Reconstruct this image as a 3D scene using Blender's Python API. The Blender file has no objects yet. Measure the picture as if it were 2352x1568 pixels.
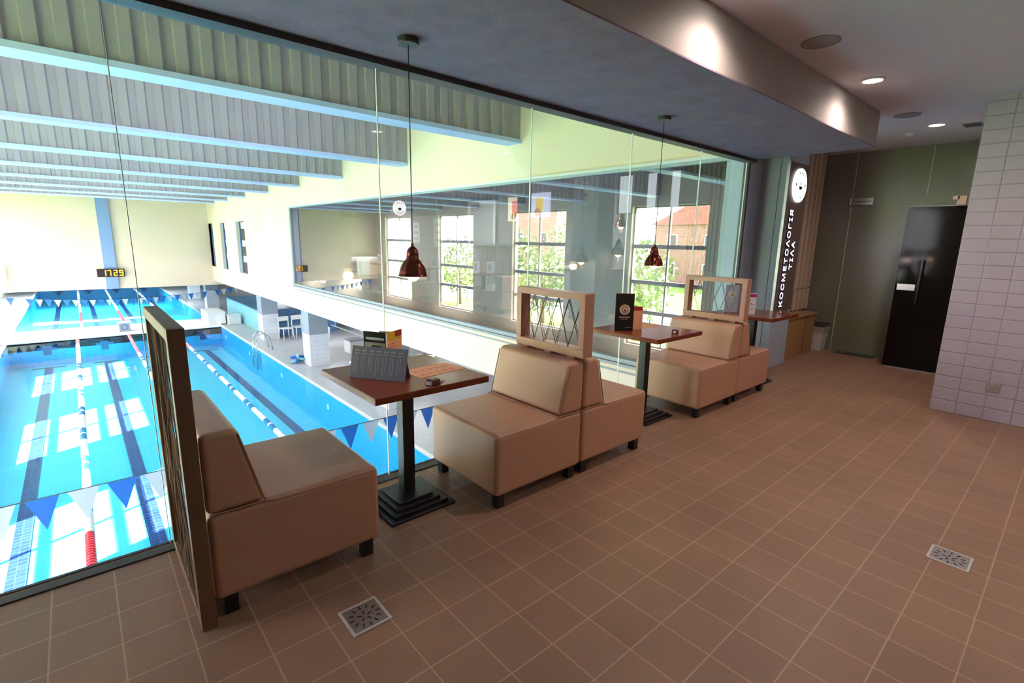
import bpy, bmesh, math, random
from mathutils import Vector, Matrix
random.seed(7)
C = bpy.context.scene.collection
PI = math.pi

# ------------------------------------------------------------------ materials
def new_mat(name):
    m = bpy.data.materials.new(name); m.use_nodes = True
    nt = m.node_tree
    for n in list(nt.nodes): nt.nodes.remove(n)
    out = nt.nodes.new('ShaderNodeOutputMaterial')
    return m, nt, out

def N(nt, kind, **kw):
    n = nt.nodes.new(kind)
    for k, v in kw.items():
        if k.startswith('i_'):
            n.inputs[k[2:].replace('_', ' ')].default_value = v
        else:
            setattr(n, k, v)
    return n

def L(nt, a, b): nt.links.new(a, b)

def rgba(c): return (c[0], c[1], c[2], 1.0)

def pmat(name, col, rough=0.5, metal=0.0, var=0.06, nscale=8.0, bump=0.0, bscale=60.0, spec=0.5,
         emit=None, estr=0.0, stretch=None, coat=0.0):
    """principled surface with a noise-varied base colour and an optional noise bump"""
    m, nt, out = new_mat(name)
    p = N(nt, 'ShaderNodeBsdfPrincipled')
    p.inputs['Roughness'].default_value = rough
    p.inputs['Metallic'].default_value = metal
    p.inputs['Specular IOR Level'].default_value = spec
    p.inputs['Coat Weight'].default_value = coat
    tc = N(nt, 'ShaderNodeTexCoord')
    mp = N(nt, 'ShaderNodeMapping')
    if stretch: mp.inputs['Scale'].default_value = stretch
    L(nt, tc.outputs['Object'], mp.inputs['Vector'])
    no = N(nt, 'ShaderNodeTexNoise'); no.inputs['Scale'].default_value = nscale; no.inputs['Detail'].default_value = 4
    L(nt, mp.outputs['Vector'], no.inputs['Vector'])
    mx = N(nt, 'ShaderNodeMix', data_type='RGBA')
    mx.inputs['A'].default_value = rgba([max(0, c*(1-var)) for c in col])
    mx.inputs['B'].default_value = rgba([min(1, c*(1+var)) for c in col])
    L(nt, no.outputs['Fac'], mx.inputs['Factor'])
    L(nt, mx.outputs['Result'], p.inputs['Base Color'])
    if bump > 0:
        nb = N(nt, 'ShaderNodeTexNoise'); nb.inputs['Scale'].default_value = bscale; nb.inputs['Detail'].default_value = 5
        L(nt, mp.outputs['Vector'], nb.inputs['Vector'])
        b = N(nt, 'ShaderNodeBump'); b.inputs['Strength'].default_value = bump; b.inputs['Distance'].default_value = 0.01
        L(nt, nb.outputs['Fac'], b.inputs['Height']); L(nt, b.outputs['Normal'], p.inputs['Normal'])
    if emit:
        p.inputs['Emission Color'].default_value = rgba(emit); p.inputs['Emission Strength'].default_value = estr
    L(nt, p.outputs['BSDF'], out.inputs['Surface'])
    return m

def tilemat(name, col, mortar, w, h, mw, axes='XY', rough=0.4, off=(0, 0), var=0.08, bump=0.3, msmooth=0.1,
            stagger=0.0, mini=None, spec=0.5, noisevar=0.0):
    m, nt, out = new_mat(name)
    p = N(nt, 'ShaderNodeBsdfPrincipled'); p.inputs['Roughness'].default_value = rough
    p.inputs['Specular IOR Level'].default_value = spec
    tc = N(nt, 'ShaderNodeTexCoord'); sp = N(nt, 'ShaderNodeSeparateXYZ'); cb = N(nt, 'ShaderNodeCombineXYZ')
    L(nt, tc.outputs['Object'], sp.inputs[0])
    a = N(nt, 'ShaderNodeMath', operation='ADD'); a.inputs[1].default_value = off[0]
    b = N(nt, 'ShaderNodeMath', operation='ADD'); b.inputs[1].default_value = off[1]
    L(nt, sp.outputs[axes[0]], a.inputs[0]); L(nt, sp.outputs[axes[1]], b.inputs[0])
    L(nt, a.outputs[0], cb.inputs[0]); L(nt, b.outputs[0], cb.inputs[1])
    def brick(w, h, mw, ms, c1, c2, cm):
        br = N(nt, 'ShaderNodeTexBrick', offset=stagger, squash=1.0)
        br.inputs['Scale'].default_value = 1.0
        br.inputs['Brick Width'].default_value = w; br.inputs['Row Height'].default_value = h
        br.inputs['Mortar Size'].default_value = mw; br.inputs['Mortar Smooth'].default_value = ms
        br.inputs['Bias'].default_value = 0.0
        br.inputs['Color1'].default_value = rgba(c1); br.inputs['Color2'].default_value = rgba(c2)
        br.inputs['Mortar'].default_value = rgba(cm)
        L(nt, cb.outputs[0], br.inputs['Vector'])
        return br
    c1 = [max(0, c*(1-var)) for c in col]; c2 = [min(1, c*(1+var)) for c in col]
    br = brick(w, h, mw, msmooth, c1, c2, mortar)
    colout = br.outputs['Color']
    if noisevar > 0:
        no = N(nt, 'ShaderNodeTexNoise'); no.inputs['Scale'].default_value = 1.7; no.inputs['Detail'].default_value = 6
        L(nt, cb.outputs[0], no.inputs['Vector'])
        mm = N(nt, 'ShaderNodeMapRange'); mm.inputs[1].default_value = 0.3; mm.inputs[2].default_value = 0.7
        mm.inputs[3].default_value = 1-noisevar; mm.inputs[4].default_value = 1+noisevar
        L(nt, no.outputs['Fac'], mm.inputs[0])
        mu = N(nt, 'ShaderNodeMix', data_type='RGBA', blend_type='MULTIPLY'); mu.inputs['Factor'].default_value = 1
        L(nt, colout, mu.inputs['A']); L(nt, mm.outputs[0], mu.inputs['B']); colout = mu.outputs['Result']
    if mini:
        b2 = brick(mini, mini, mini*0.06, 0.1, (0, 0, 0), (0, 0, 0), (1, 1, 1))
        no = N(nt, 'ShaderNodeTexNoise'); no.inputs['Scale'].default_value = 1.1
        L(nt, cb.outputs[0], no.inputs['Vector'])
        rr = N(nt, 'ShaderNodeMapRange'); rr.inputs[1].default_value = 0.5; rr.inputs[2].default_value = 0.68
        rr.inputs[3].default_value = 0; rr.inputs[4].default_value = 0.13
        L(nt, no.outputs['Fac'], rr.inputs[0])
        mu = N(nt, 'ShaderNodeMath', operation='MULTIPLY'); L(nt, b2.outputs['Fac'], mu.inputs[0]); L(nt, rr.outputs[0], mu.inputs[1])
        mx = N(nt, 'ShaderNodeMix', data_type='RGBA'); L(nt, mu.outputs[0], mx.inputs['Factor'])
        L(nt, colout, mx.inputs['A']); mx.inputs['B'].default_value = rgba(mortar); colout = mx.outputs['Result']
    L(nt, colout, p.inputs['Base Color'])
    if bump > 0:
        inv = N(nt, 'ShaderNodeMath', operation='SUBTRACT'); inv.inputs[0].default_value = 1
        L(nt, br.outputs['Fac'], inv.inputs[1])
        bm = N(nt, 'ShaderNodeBump'); bm.inputs['Strength'].default_value = bump; bm.inputs['Distance'].default_value = 0.004
        L(nt, inv.outputs[0], bm.inputs['Height']); L(nt, bm.outputs['Normal'], p.inputs['Normal'])
    L(nt, p.outputs['BSDF'], out.inputs['Surface'])
    return m

def schlick(nt, r0, power=5.0, gain=1.0, normal=None):
    lw = N(nt, 'ShaderNodeLayerWeight'); lw.inputs['Blend'].default_value = 0.5
    if normal: L(nt, normal, lw.inputs['Normal'])
    pw = N(nt, 'ShaderNodeMath', operation='POWER'); pw.inputs[1].default_value = power
    L(nt, lw.outputs['Facing'], pw.inputs[0])
    ma = N(nt, 'ShaderNodeMath', operation='MULTIPLY_ADD', use_clamp=True)
    ma.inputs[1].default_value = (1-r0)*gain; ma.inputs[2].default_value = r0
    L(nt, pw.outputs[0], ma.inputs[0]); return ma

def glassmat(name, refl, tint=(1, 1, 1), fres=True, rough=0.0, ior=1.45):
    """thin architectural glass: straight-through transmission plus a Fresnel mirror coat"""
    m, nt, out = new_mat(name)
    t = N(nt, 'ShaderNodeBsdfTransparent'); t.inputs['Color'].default_value = rgba(tint)
    g = N(nt, 'ShaderNodeBsdfGlossy'); g.inputs['Roughness'].default_value = rough
    mx = N(nt, 'ShaderNodeMixShader')
    ad = schlick(nt, refl, 5.0, 0.5)
    no = N(nt, 'ShaderNodeTexNoise'); no.inputs['Scale'].default_value = 0.6
    b = N(nt, 'ShaderNodeBump'); b.inputs['Strength'].default_value = 0.02; b.inputs['Distance'].default_value = 0.005
    L(nt, no.outputs['Fac'], b.inputs['Height']); L(nt, b.outputs['Normal'], g.inputs['Normal'])
    L(nt, ad.outputs[0], mx.inputs[0])
    L(nt, t.outputs[0], mx.inputs[1]); L(nt, g.outputs[0], mx.inputs[2]); L(nt, mx.outputs[0], out.inputs['Surface'])
    return m

M = {}
M['tile'] = tilemat('floor_tile', (0.315, 0.175, 0.112), (0.50, 0.32, 0.225), 0.2, 0.2, 0.0028, rough=0.42, mini=0.02,
                    var=0.05, noisevar=0.10, bump=0.25)
M['ceil'] = pmat('painted_ceiling', (0.72, 0.70, 0.80), 0.8, var=0.03, bump=0.02)
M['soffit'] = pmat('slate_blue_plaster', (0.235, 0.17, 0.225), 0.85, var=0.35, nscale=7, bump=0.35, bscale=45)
M['beamface'] = pmat('painted_beam', (0.40, 0.36, 0.34), 0.7, var=0.03, bump=0.03)
M['strip'] = pmat('dark_profile', (0.055, 0.05, 0.048), 0.5, var=0.1)
M['metro'] = tilemat('white_metro_tile', (0.52, 0.46, 0.55), (0.45, 0.39, 0.47), 0.18, 0.11, 0.007, axes='YZ', rough=0.12,
                     off=(1.1, 0), var=0.02, bump=1.0, msmooth=0.9)
M['blue'] = pmat('blue_grey_wall', (0.44, 0.50, 0.62), 0.6, var=0.05, nscale=3)
M['signbrown'] = pmat('sign_brown', (0.14, 0.10, 0.085), 0.45, var=0.06)
M['wood'] = pmat('oak_stain', (0.50, 0.25, 0.175), 0.42, var=0.14, nscale=14, stretch=(1, 1, 6), bump=0.05)
M['woodside'] = pmat('dark_oak', (0.19, 0.095, 0.05), 0.5, var=0.14, nscale=14)
M['leather'] = pmat('beige_leatherette', (0.55, 0.295, 0.195), 0.36, var=0.025, nscale=5, bump=0.06, bscale=260)
M['piping'] = pmat('beige_piping', (0.40, 0.22, 0.135), 0.45)
M['black'] = pmat('black_steel', (0.012, 0.012, 0.014), 0.38, var=0.1, bump=0.05)
M['mahog'] = pmat('mahogany_top', (0.21, 0.045, 0.018), 0.24, var=0.18, nscale=9, stretch=(1, 7, 1), coat=0.0, spec=0.22)
M['mahogedge'] = pmat('mahogany_edge', (0.13, 0.055, 0.035), 0.35, var=0.1)
M['copper'] = pmat('antique_copper', (0.22, 0.055, 0.035), 0.24, metal=1.0, var=0.2, nscale=20)
M['string'] = pmat('jute_string', (0.30, 0.22, 0.16), 0.8)
M['stringdk'] = pmat('dark_string', (0.10, 0.075, 0.06), 0.8)
M['framebright'] = pmat('drain_frame_steel', (0.62, 0.58, 0.56), 0.35)
M['bronze'] = pmat('bronze_fitting', (0.38, 0.27, 0.21), 0.4)
M['steel'] = pmat('brushed_steel', (0.55, 0.53, 0.52), 0.28, metal=0.9, var=0.05)
M['slot'] = pmat('dark_slot', (0.01, 0.01, 0.01), 0.8)
M['bulb'] = pmat('warm_bulb', (1, .8, .5), 0.4, emit=(1.0, 0.72, 0.38), estr=5)
M['down'] = pmat('downlight_lens', (1, 1, 1), 0.4, emit=(1.0, 0.93, 0.84), estr=14)
M['white'] = pmat('white_plastic', (0.80, 0.80, 0.80), 0.4, var=0.02)
M['cream'] = pmat('cream_paint', (0.86, 0.71, 0.56), 0.8, var=0.015, nscale=2)
M['hallwhite'] = pmat('hall_white', (0.82, 0.82, 0.80), 0.7, var=0.02)
M['bluecol'] = pmat('blue_column_paint', (0.20, 0.30, 0.55), 0.6, var=0.03)
M['beamblue'] = pmat('light_blue_flange', (0.50, 0.62, 0.98), 0.5, var=0.02)
M['deck'] = tilemat('deck_tile', (0.46, 0.46, 0.48), (0.38, 0.38, 0.40), 0.3, 0.3, 0.008, rough=0.35, var=0.03, bump=0.1)
M['poolwall'] = tilemat('pool_wall_tile', (0.03, 0.42, 0.78), (0.12, 0.55, 0.85), 0.25, 0.125, 0.006, axes='YZ', rough=0.3, var=0.04, bump=0.0)
M['poolend'] = tilemat('pool_end_tile', (0.02, 0.38, 0.74), (0.1, 0.5, 0.82), 0.25, 0.125, 0.006, axes='XZ', rough=0.3, var=0.04, bump=0.0)
M['poolfloor'] = tilemat('pool_floor_tile', (0.075, 0.54, 0.71), (0.13, 0.60, 0.77), 0.25, 0.125, 0.006, rough=0.4, var=0.035, bump=0.0)
M['lane'] = tilemat('lane_tile', (0.016, 0.018, 0.12), (0.04, 0.12, 0.36), 0.125, 0.125, 0.004, rough=0.3, var=0.25, bump=0.0)
M['turq'] = tilemat('turquoise_mosaic', (0.18, 0.55, 0.60), (0.35, 0.68, 0.70), 0.06, 0.06, 0.004, axes='YZ', rough=0.3, var=0.12, bump=0.0)
M['mosaic'] = tilemat('blue_mosaic', (0.02, 0.12, 0.26), (0.14, 0.30, 0.42), 0.05, 0.05, 0.005, axes='XY', rough=0.3, var=0.5, bump=0.0)
M['mosaicv'] = tilemat('blue_mosaic_wall', (0.015, 0.13, 0.33), (0.20, 0.40, 0.6), 0.05, 0.05, 0.005, axes='XZ', rough=0.3, var=0.6, bump=0.0)
M['pilltile'] = tilemat('pillar_white_tile', (0.80, 0.81, 0.86), (0.62, 0.64, 0.72), 0.32, 0.16, 0.006, axes='XZ', rough=0.3, var=0.02, bump=0.1)
M['pillgrey'] = pmat('pillar_grey_paint', (0.33, 0.36, 0.43), 0.7, var=0.05)
M['glass'] = glassmat('facade_glass', 0.02)
M['hallglass'] = glassmat('tinted_glass', 0.24, tint=(0.62, 0.64, 0.66))
M['edge'] = pmat('glass_edge', (0.9, 0.95, 0.92), 0.3)
M['navy'] = pmat('blue_pennant', (0.01, 0.13, 0.55), 0.6)
M['pwhite'] = pmat('white_pennant', (0.62, 0.68, 0.80), 0.6)
M['frameg'] = pmat('window_frame_grey', (0.36, 0.42, 0.47), 0.5)
M['greyl'] = pmat('mid_grey', (0.35, 0.35, 0.36), 0.6)
M['dkgrey'] = pmat('dark_grey', (0.06, 0.06, 0.065), 0.35)
M['menugrey'] = pmat('grey_laminate', (0.25, 0.255, 0.30), 0.22, var=0.03)
M['menuink'] = pmat('pale_print', (0.42, 0.42, 0.46), 0.5)
M['orange'] = pmat('salmon_paper', (0.80, 0.42, 0.27), 0.6, var=0.03)
M['orangeink'] = pmat('brown_print', (0.38, 0.18, 0.11), 0.6)
M['red'] = pmat('red_print', (0.30, 0.015, 0.015), 0.5)
M['yellow'] = pmat('yellow_print', (0.50, 0.40, 0.02), 0.5, var=0.3, nscale=30)
M['choc'] = pmat('chocolate_gloss', (0.09, 0.022, 0.015), 0.15, coat=0.6)
M['menublack'] = pmat('menu_black', (0.02, 0.016, 0.016), 0.75, spec=0.15)
M['magenta'] = pmat('magenta_print', (0.40, 0.02, 0.22), 0.5)
M['vinylglow'] = pmat('white_vinyl_glow', (0.9, 0.9, 0.9), 0.5, emit=(1, 1, 1), estr=0.45)  # emission stands in for hall light shining through the sticker
M['pink'] = pmat('emblem_pink', (0.75, 0.50, 0.45), 0.5)
M['ledoff'] = pmat('clock_black', (0.02, 0.005, 0.005), 0.3)
M['led'] = pmat('clock_led', (1, .6, .05), 0.4, emit=(1.0, 0.55, 0.02), estr=1.3)
M['letter'] = pmat('sign_letter', (0.9, 0.88, 1.0), 0.4, emit=(0.86, 0.84, 1.0), estr=0.75)
M['letterside'] = pmat('sign_letter_side', (0.02, 0.01, 0.06), 0.4)
M['disc'] = pmat('sign_disc', (1, 1, 1), 0.4, emit=(1, 1, 1), estr=1.1)
M['slat'] = pmat('pine_slat', (0.90, 0.68, 0.50), 0.5, var=0.15, nscale=12, stretch=(1, 1, 8))
M['slatback'] = pmat('slat_backing', (0.16, 0.11, 0.075), 0.7)
M['ply'] = pmat('plywood_box', (0.42, 0.24, 0.09), 0.45, var=0.15, nscale=8)
M['doorblk'] = pmat('smoked_door_glass', (0.012, 0.010, 0.008), 0.07, var=0.1, spec=0.12)
M['curtain'] = pmat('pale_fence_wood', (0.42, 0.34, 0.26), 0.6, var=0.15, nscale=20)
M['brick'] = tilemat('red_brick', (0.27, 0.145, 0.13), (0.34, 0.25, 0.22), 0.6, 0.3, 0.03, axes='YZ', rough=0.8, var=0.15, bump=0.0, stagger=0.5)
M['roof'] = pmat('teal_roof', (0.04, 0.20, 0.20), 0.6)
M['roofred'] = pmat('red_roof', (0.28, 0.11, 0.10), 0.6)
M['grass'] = pmat('grass', (0.16, 0.32, 0.05), 0.9, var=0.5, nscale=3)
M['leaf'] = pmat('leaf', (0.13, 0.20, 0.09), 0.7, var=0.4, nscale=2)
M['bark'] = pmat('bark', (0.12, 0.08, 0.05), 0.9)
M['road'] = pmat('pale_road', (0.62, 0.64, 0.66), 0.8)
M['liner'] = pmat('bin_liner', (0.55, 0.54, 0.52), 0.35, bump=0.5, bscale=30)
M['greywall'] = pmat('room_grey_wall', (0.32, 0.31, 0.29), 0.8, var=0.04)
M['beigewall'] = pmat('room_beige_wall', (0.52, 0.50, 0.44), 0.8, var=0.03)
M['roomfloor'] = pmat('room_floor', (0.33, 0.24, 0.18), 0.4, var=0.06)
M['lightseat'] = pmat('pale_seat', (0.62, 0.52, 0.42), 0.45, var=0.03)

# frosted glass wall: dark green-grey satin, a touch bluer low down
def frosted():
    m, nt, out = new_mat('frosted_glass')
    p = N(nt, 'ShaderNodeBsdfPrincipled'); p.inputs['Roughness'].default_value = 0.32
    p.inputs['Specular IOR Level'].default_value = 0.5
    no = N(nt, 'ShaderNodeTexNoise'); no.inputs['Scale'].default_value = 0.9; no.inputs['Detail'].default_value = 1
    tc = N(nt, 'ShaderNodeTexCoord'); L(nt, tc.outputs['Object'], no.inputs['Vector'])
    cr = N(nt, 'ShaderNodeValToRGB')
    cr.color_ramp.elements[0].position = 0.35; cr.color_ramp.elements[0].color = (0.24, 0.25, 0.155, 1)
    cr.color_ramp.elements[1].position = 0.65; cr.color_ramp.elements[1].color = (0.30, 0.30, 0.30, 1)
    L(nt, no.outputs['Fac'], cr.inputs[0]); L(nt, cr.outputs[0], p.inputs['Base Color'])
    L(nt, p.outputs[0], out.inputs['Surface'])
    return m
M['frost'] = frosted()

def corrugated():
    m, nt, out = new_mat('corrugated_sheet')
    p = N(nt, 'ShaderNodeBsdfPrincipled'); p.inputs['Roughness'].default_value = 0.55
    tc = N(nt, 'ShaderNodeTexCoord'); no = N(nt, 'ShaderNodeTexNoise'); no.inputs['Scale'].default_value = 1.5
    L(nt, tc.outputs['Object'], no.inputs['Vector'])
    mx = N(nt, 'ShaderNodeMix', data_type='RGBA')
    mx.inputs['A'].default_value = (0.32, 0.30, 0.35, 1); mx.inputs['B'].default_value = (0.38, 0.36, 0.42, 1)
    L(nt, no.outputs['Fac'], mx.inputs['Factor']); L(nt, mx.outputs['Result'], p.inputs['Base Color'])
    L(nt, p.outputs[0], out.inputs['Surface'])
    return m
M['corr'] = corrugated()

def water():
    m, nt, out = new_mat('pool_water')
    t = N(nt, 'ShaderNodeBsdfTransparent'); t.inputs['Color'].default_value = (0.66, 0.92, 0.99, 1)
    g = N(nt, 'ShaderNodeBsdfGlossy'); g.inputs['Roughness'].default_value = 0.02
    tc = N(nt, 'ShaderNodeTexCoord'); mp = N(nt, 'ShaderNodeMapping'); mp.inputs['Scale'].default_value = (1, 0.5, 1)
    L(nt, tc.outputs['Object'], mp.inputs[0])
    no = N(nt, 'ShaderNodeTexNoise'); no.inputs['Scale'].default_value = 1.6; no.inputs['Detail'].default_value = 2
    L(nt, mp.outputs[0], no.inputs['Vector'])
    b = N(nt, 'ShaderNodeBump'); b.inputs['Strength'].default_value = 0.10; b.inputs['Distance'].default_value = 0.05
    L(nt, no.outputs['Fac'], b.inputs['Height']); L(nt, b.outputs['Normal'], g.inputs['Normal']); fr = schlick(nt, 0.015, 5.0, 0.30, b.outputs['Normal'])
    mx = N(nt, 'ShaderNodeMixShader'); L(nt, fr.outputs[0], mx.inputs[0])
    L(nt, t.outputs[0], mx.inputs[1]); L(nt, g.outputs[0], mx.inputs[2]); L(nt, mx.outputs[0], out.inputs['Surface'])
    return m
M['water'] = water()

def ropemat():
    """float colours along the rope (object Y): red ends, white with paired blue bands in the middle"""
    m, nt, out = new_mat('lane_float_colours')
    p = N(nt, 'ShaderNodeBsdfPrincipled'); p.inputs['Roughness'].default_value = 0.35
    tc = N(nt, 'ShaderNodeTexCoord'); sp = N(nt, 'ShaderNodeSeparateXYZ'); L(nt, tc.outputs['Object'], sp.inputs[0])
    def ramp(period, stops):
        d = N(nt, 'ShaderNodeMath', operation='DIVIDE'); d.inputs[1].default_value = period
        L(nt, sp.outputs['Y'], d.inputs[0])
        f = N(nt, 'ShaderNodeMath', operation='FRACT'); L(nt, d.outputs[0], f.inputs[0])
        r = N(nt, 'ShaderNodeValToRGB'); r.color_ramp.interpolation = 'CONSTANT'
        r.color_ramp.elements[0].position = 0; r.color_ramp.elements[0].color = rgba(stops[0][1])
        r.color_ramp.elements[1].position = stops[1][0]; r.color_ramp.elements[1].color = rgba(stops[1][1])
        for s, c in stops[2:]:
            e = r.color_ramp.elements.new(s); e.color = rgba(c)
        L(nt, f.outputs[0], r.inputs[0]); return r
    W = (0.85, 0.85, 0.83); B = (0.01, 0.20, 0.42); R = (0.75, 0.03, 0.06)
    mid = ramp(1.9, [(0, W), (0.50, B), (0.68, W), (0.74, B), (0.92, W)])
    end = ramp(0.36, [(0, R), (0.6, W)])
    g = N(nt, 'ShaderNodeMath', operation='GREATER_THAN'); g.inputs[1].default_value = 19.6
    L(nt, sp.outputs['Y'], g.inputs[0])
    l = N(nt, 'ShaderNodeMath', operation='LESS_THAN'); l.inputs[1].default_value = 5.9
    L(nt, sp.outputs['Y'], l.inputs[0])
    a = N(nt, 'ShaderNodeMix', data_type='RGBA'); L(nt, g.outputs[0], a.inputs['Factor'])
    L(nt, mid.outputs[0], a.inputs['A']); L(nt, end.outputs[0], a.inputs['B'])
    b = N(nt, 'ShaderNodeMix', data_type='RGBA'); L(nt, l.outputs[0], b.inputs['Factor'])
    L(nt, a.outputs['Result'], b.inputs['A']); b.inputs['B'].default_value = rgba(R)
    L(nt, b.outputs['Result'], p.inputs['Base Color']); L(nt, p.outputs[0], out.inputs['Surface'])
    return m
M['rope'] = ropemat()

# ------------------------------------------------------------------ mesh helpers
class MB:
    def __init__(s): s.v = []; s.f = []
    def add(s, vs, fs):
        o = len(s.v); s.v += [tuple(v) for v in vs]; s.f += [tuple(i+o for i in f) for f in fs]; return s
    def box(s, x0, x1, y0, y1, z0, z1):
        return s.add([(x0,y0,z0),(x1,y0,z0),(x1,y1,z0),(x0,y1,z0),(x0,y0,z1),(x1,y0,z1),(x1,y1,z1),(x0,y1,z1)],
                     [(0,3,2,1),(4,5,6,7),(0,1,5,4),(1,2,6,5),(2,3,7,6),(3,0,4,7)])
    def prism(s, pts, a0, a1, axis='Y'):
        n = len(pts)
        def P(p, a):
            return {'Y': (p[0], a, p[1]), 'X': (a, p[0], p[1]), 'Z': (p[0], p[1], a)}[axis]
        vs = [P(p, a0) for p in pts] + [P(p, a1) for p in pts]
        fs = [tuple(range(n)), tuple(range(2*n-1, n-1, -1))] + [(i, i+n, (i+1) % n+n, (i+1) % n) for i in range(n)]
        return s.add(vs, fs)
    def tube(s, pts, r, n=8, cap=True):
        pts = [Vector(p) for p in pts]; rings = []
        for i, p in enumerate(pts):
            d = (pts[min(i+1, len(pts)-1)]-pts[max(i-1, 0)]).normalized()
            up = Vector((0, 0, 1)) if abs(d.z) < 0.95 else Vector((1, 0, 0))
            a = d.cross(up).normalized(); b = a.cross(d).normalized()
            rr = r[i] if isinstance(r, (list, tuple)) else r
            rings.append([p+(a*math.cos(2*PI*k/n)+b*math.sin(2*PI*k/n))*rr for k in range(n)])
        vs = [v for g in rings for v in g]; fs = []
        for i in range(len(rings)-1):
            for k in range(n):
                fs.append((i*n+k, i*n+(k+1) % n, (i+1)*n+(k+1) % n, (i+1)*n+k))
        if cap: fs += [tuple(range(n-1, -1, -1)), tuple(range((len(rings)-1)*n, len(rings)*n))]
        return s.add(vs, fs)
    def lathe(s, prof, n=32, c=(0, 0, 0), axis='Z'):
        vs = []; fs = []
        for (r, z) in prof:
            for k in range(n):
                a = 2*PI*k/n
                if axis == 'Z': vs.append((c[0]+r*math.cos(a), c[1]+r*math.sin(a), c[2]+z))
                elif axis == 'Y': vs.append((c[0]+r*math.cos(a), c[1]+z, c[2]+r*math.sin(a)))
                else: vs.append((c[0]+z, c[1]+r*math.cos(a), c[2]+r*math.sin(a)))
        for i in range(len(prof)-1):
            for k in range(n):
                fs.append((i*n+k, i*n+(k+1) % n, (i+1)*n+(k+1) % n, (i+1)*n+k))
        return s.add(vs, fs)
    def disc(s, c, r, axis='Z', n=32, t=0.004):
        h = t
        return s.lathe([(0.0005, 0), (r, 0), (r, h), (0.0005, h)], n, c, axis)
    def xf(s, mat):
        s.v = [tuple(mat @ Vector(v)) for v in s.v]; return s
    def build(s, name, mat, parent=None, smooth=False, bevel=0, seg=2, loc=None, sub=0):
        me = bpy.data.meshes.new(name); me.from_pydata(s.v, [], s.f); me.update()
        bm = bmesh.new(); bm.from_mesh(me); bmesh.ops.recalc_face_normals(bm, faces=bm.faces); bm.to_mesh(me); bm.free()
        if mat: me.materials.append(mat)
        o = bpy.data.objects.new(name, me); C.objects.link(o)
        if parent: o.parent = parent
        if loc: o.location = loc
        if smooth:
            for p in me.polygons: p.use_smooth = True
        if bevel:
            b = o.modifiers.new('bevel', 'BEVEL'); b.width = bevel; b.segments = seg; b.limit_method = 'ANGLE'
            b.angle_limit = math.radians(30); b.harden_normals = False
            for p in me.polygons: p.use_smooth = True
            w = o.modifiers.new('wn', 'WEIGHTED_NORMAL'); w.keep_sharp = False
        return o

def tag(o, label=None, cat=None, group=None, kind=None):
    if label: o['label'] = label
    if cat: o['category'] = cat
    if group: o['group'] = group
    if kind: o['kind'] = kind
    return o

def thing(name, label, cat, loc=(0, 0, 0), rz=0, group=None):
    o = bpy.data.objects.new(name, None); C.objects.link(o)
    o.location = loc; o.rotation_euler = (0, 0, rz); o.empty_display_size = 0.1
    return tag(o, label, cat, group)

def copy_tree(o, parent=None):
    c = o.copy(); C.objects.link(c)
    if parent: c.parent = parent
    for ch in list(o.children): copy_tree(ch, c)
    return c

def dup(o, loc, rz, label, group=None):
    c = copy_tree(o); c.location = loc; c.rotation_euler = (0, 0, rz); c['label'] = label
    if group: c['group'] = group
    return c

def struct(name, mb, mat, parent=None, **kw):
    o = mb.build(name, mat, parent, **kw)
    if not parent: o['kind'] = 'structure'
    return o

def textmesh(name, body, size, mat, parent, matrix, extrude=0.001, align='CENTER', spacing=1.0, bold=0.0):
    cu = bpy.data.curves.new(name, 'FONT'); cu.body = body; cu.size = size; cu.extrude = extrude
    cu.align_x = align; cu.align_y = 'CENTER'; cu.space_character = spacing; cu.offset = bold
    cu.resolution_u = 3
    t = bpy.data.objects.new(name+'_src', cu); C.objects.link(t)
    bpy.context.view_layer.update()
    me = bpy.data.meshes.new_from_object(t.evaluated_get(bpy.context.evaluated_depsgraph_get()))
    bpy.data.objects.remove(t)
    me.transform(matrix); me.materials.clear(); me.materials.append(mat)
    me.name = name
    o = bpy.data.objects.new(name, me); C.objects.link(o); o.parent = parent
    return o

def frame_mat(o, ax, ay):
    """matrix whose local x,y go along ax, ay with origin o"""
    ax = Vector(ax).normalized(); ay = Vector(ay).normalized(); az = ax.cross(ay)
    m = Matrix((ax, ay, az)).transposed().to_4x4(); m.translation = Vector(o); return m

def ring_text(body, R, size, start, step, mat, parent, base, flip=False, name='lettering'):
    """letters round a circle, one mesh"""
    mbv = []; mbf = []
    for i, ch in enumerate(body):
        if ch == ' ': continue
        a = start + i*step
        pos = Vector((math.cos(a)*R, math.sin(a)*R, 0.0))
        rot = a-PI/2 if not flip else a+PI/2
        mm = base @ Matrix.Translation(pos) @ Matrix.Rotation(rot, 4, 'Z')
        o = textmesh('tmp', ch, size, mat, None, mm, 0.0008)
        off = len(mbv); mbv += [tuple(v.co) for v in o.data.vertices]
        mbf += [tuple(v+off for v in p.vertices) for p in o.data.polygons]
        bpy.data.objects.remove(o)
    mb = MB(); mb.v = mbv; mb.f = mbf
    return mb.build(name, mat, parent)

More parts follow.
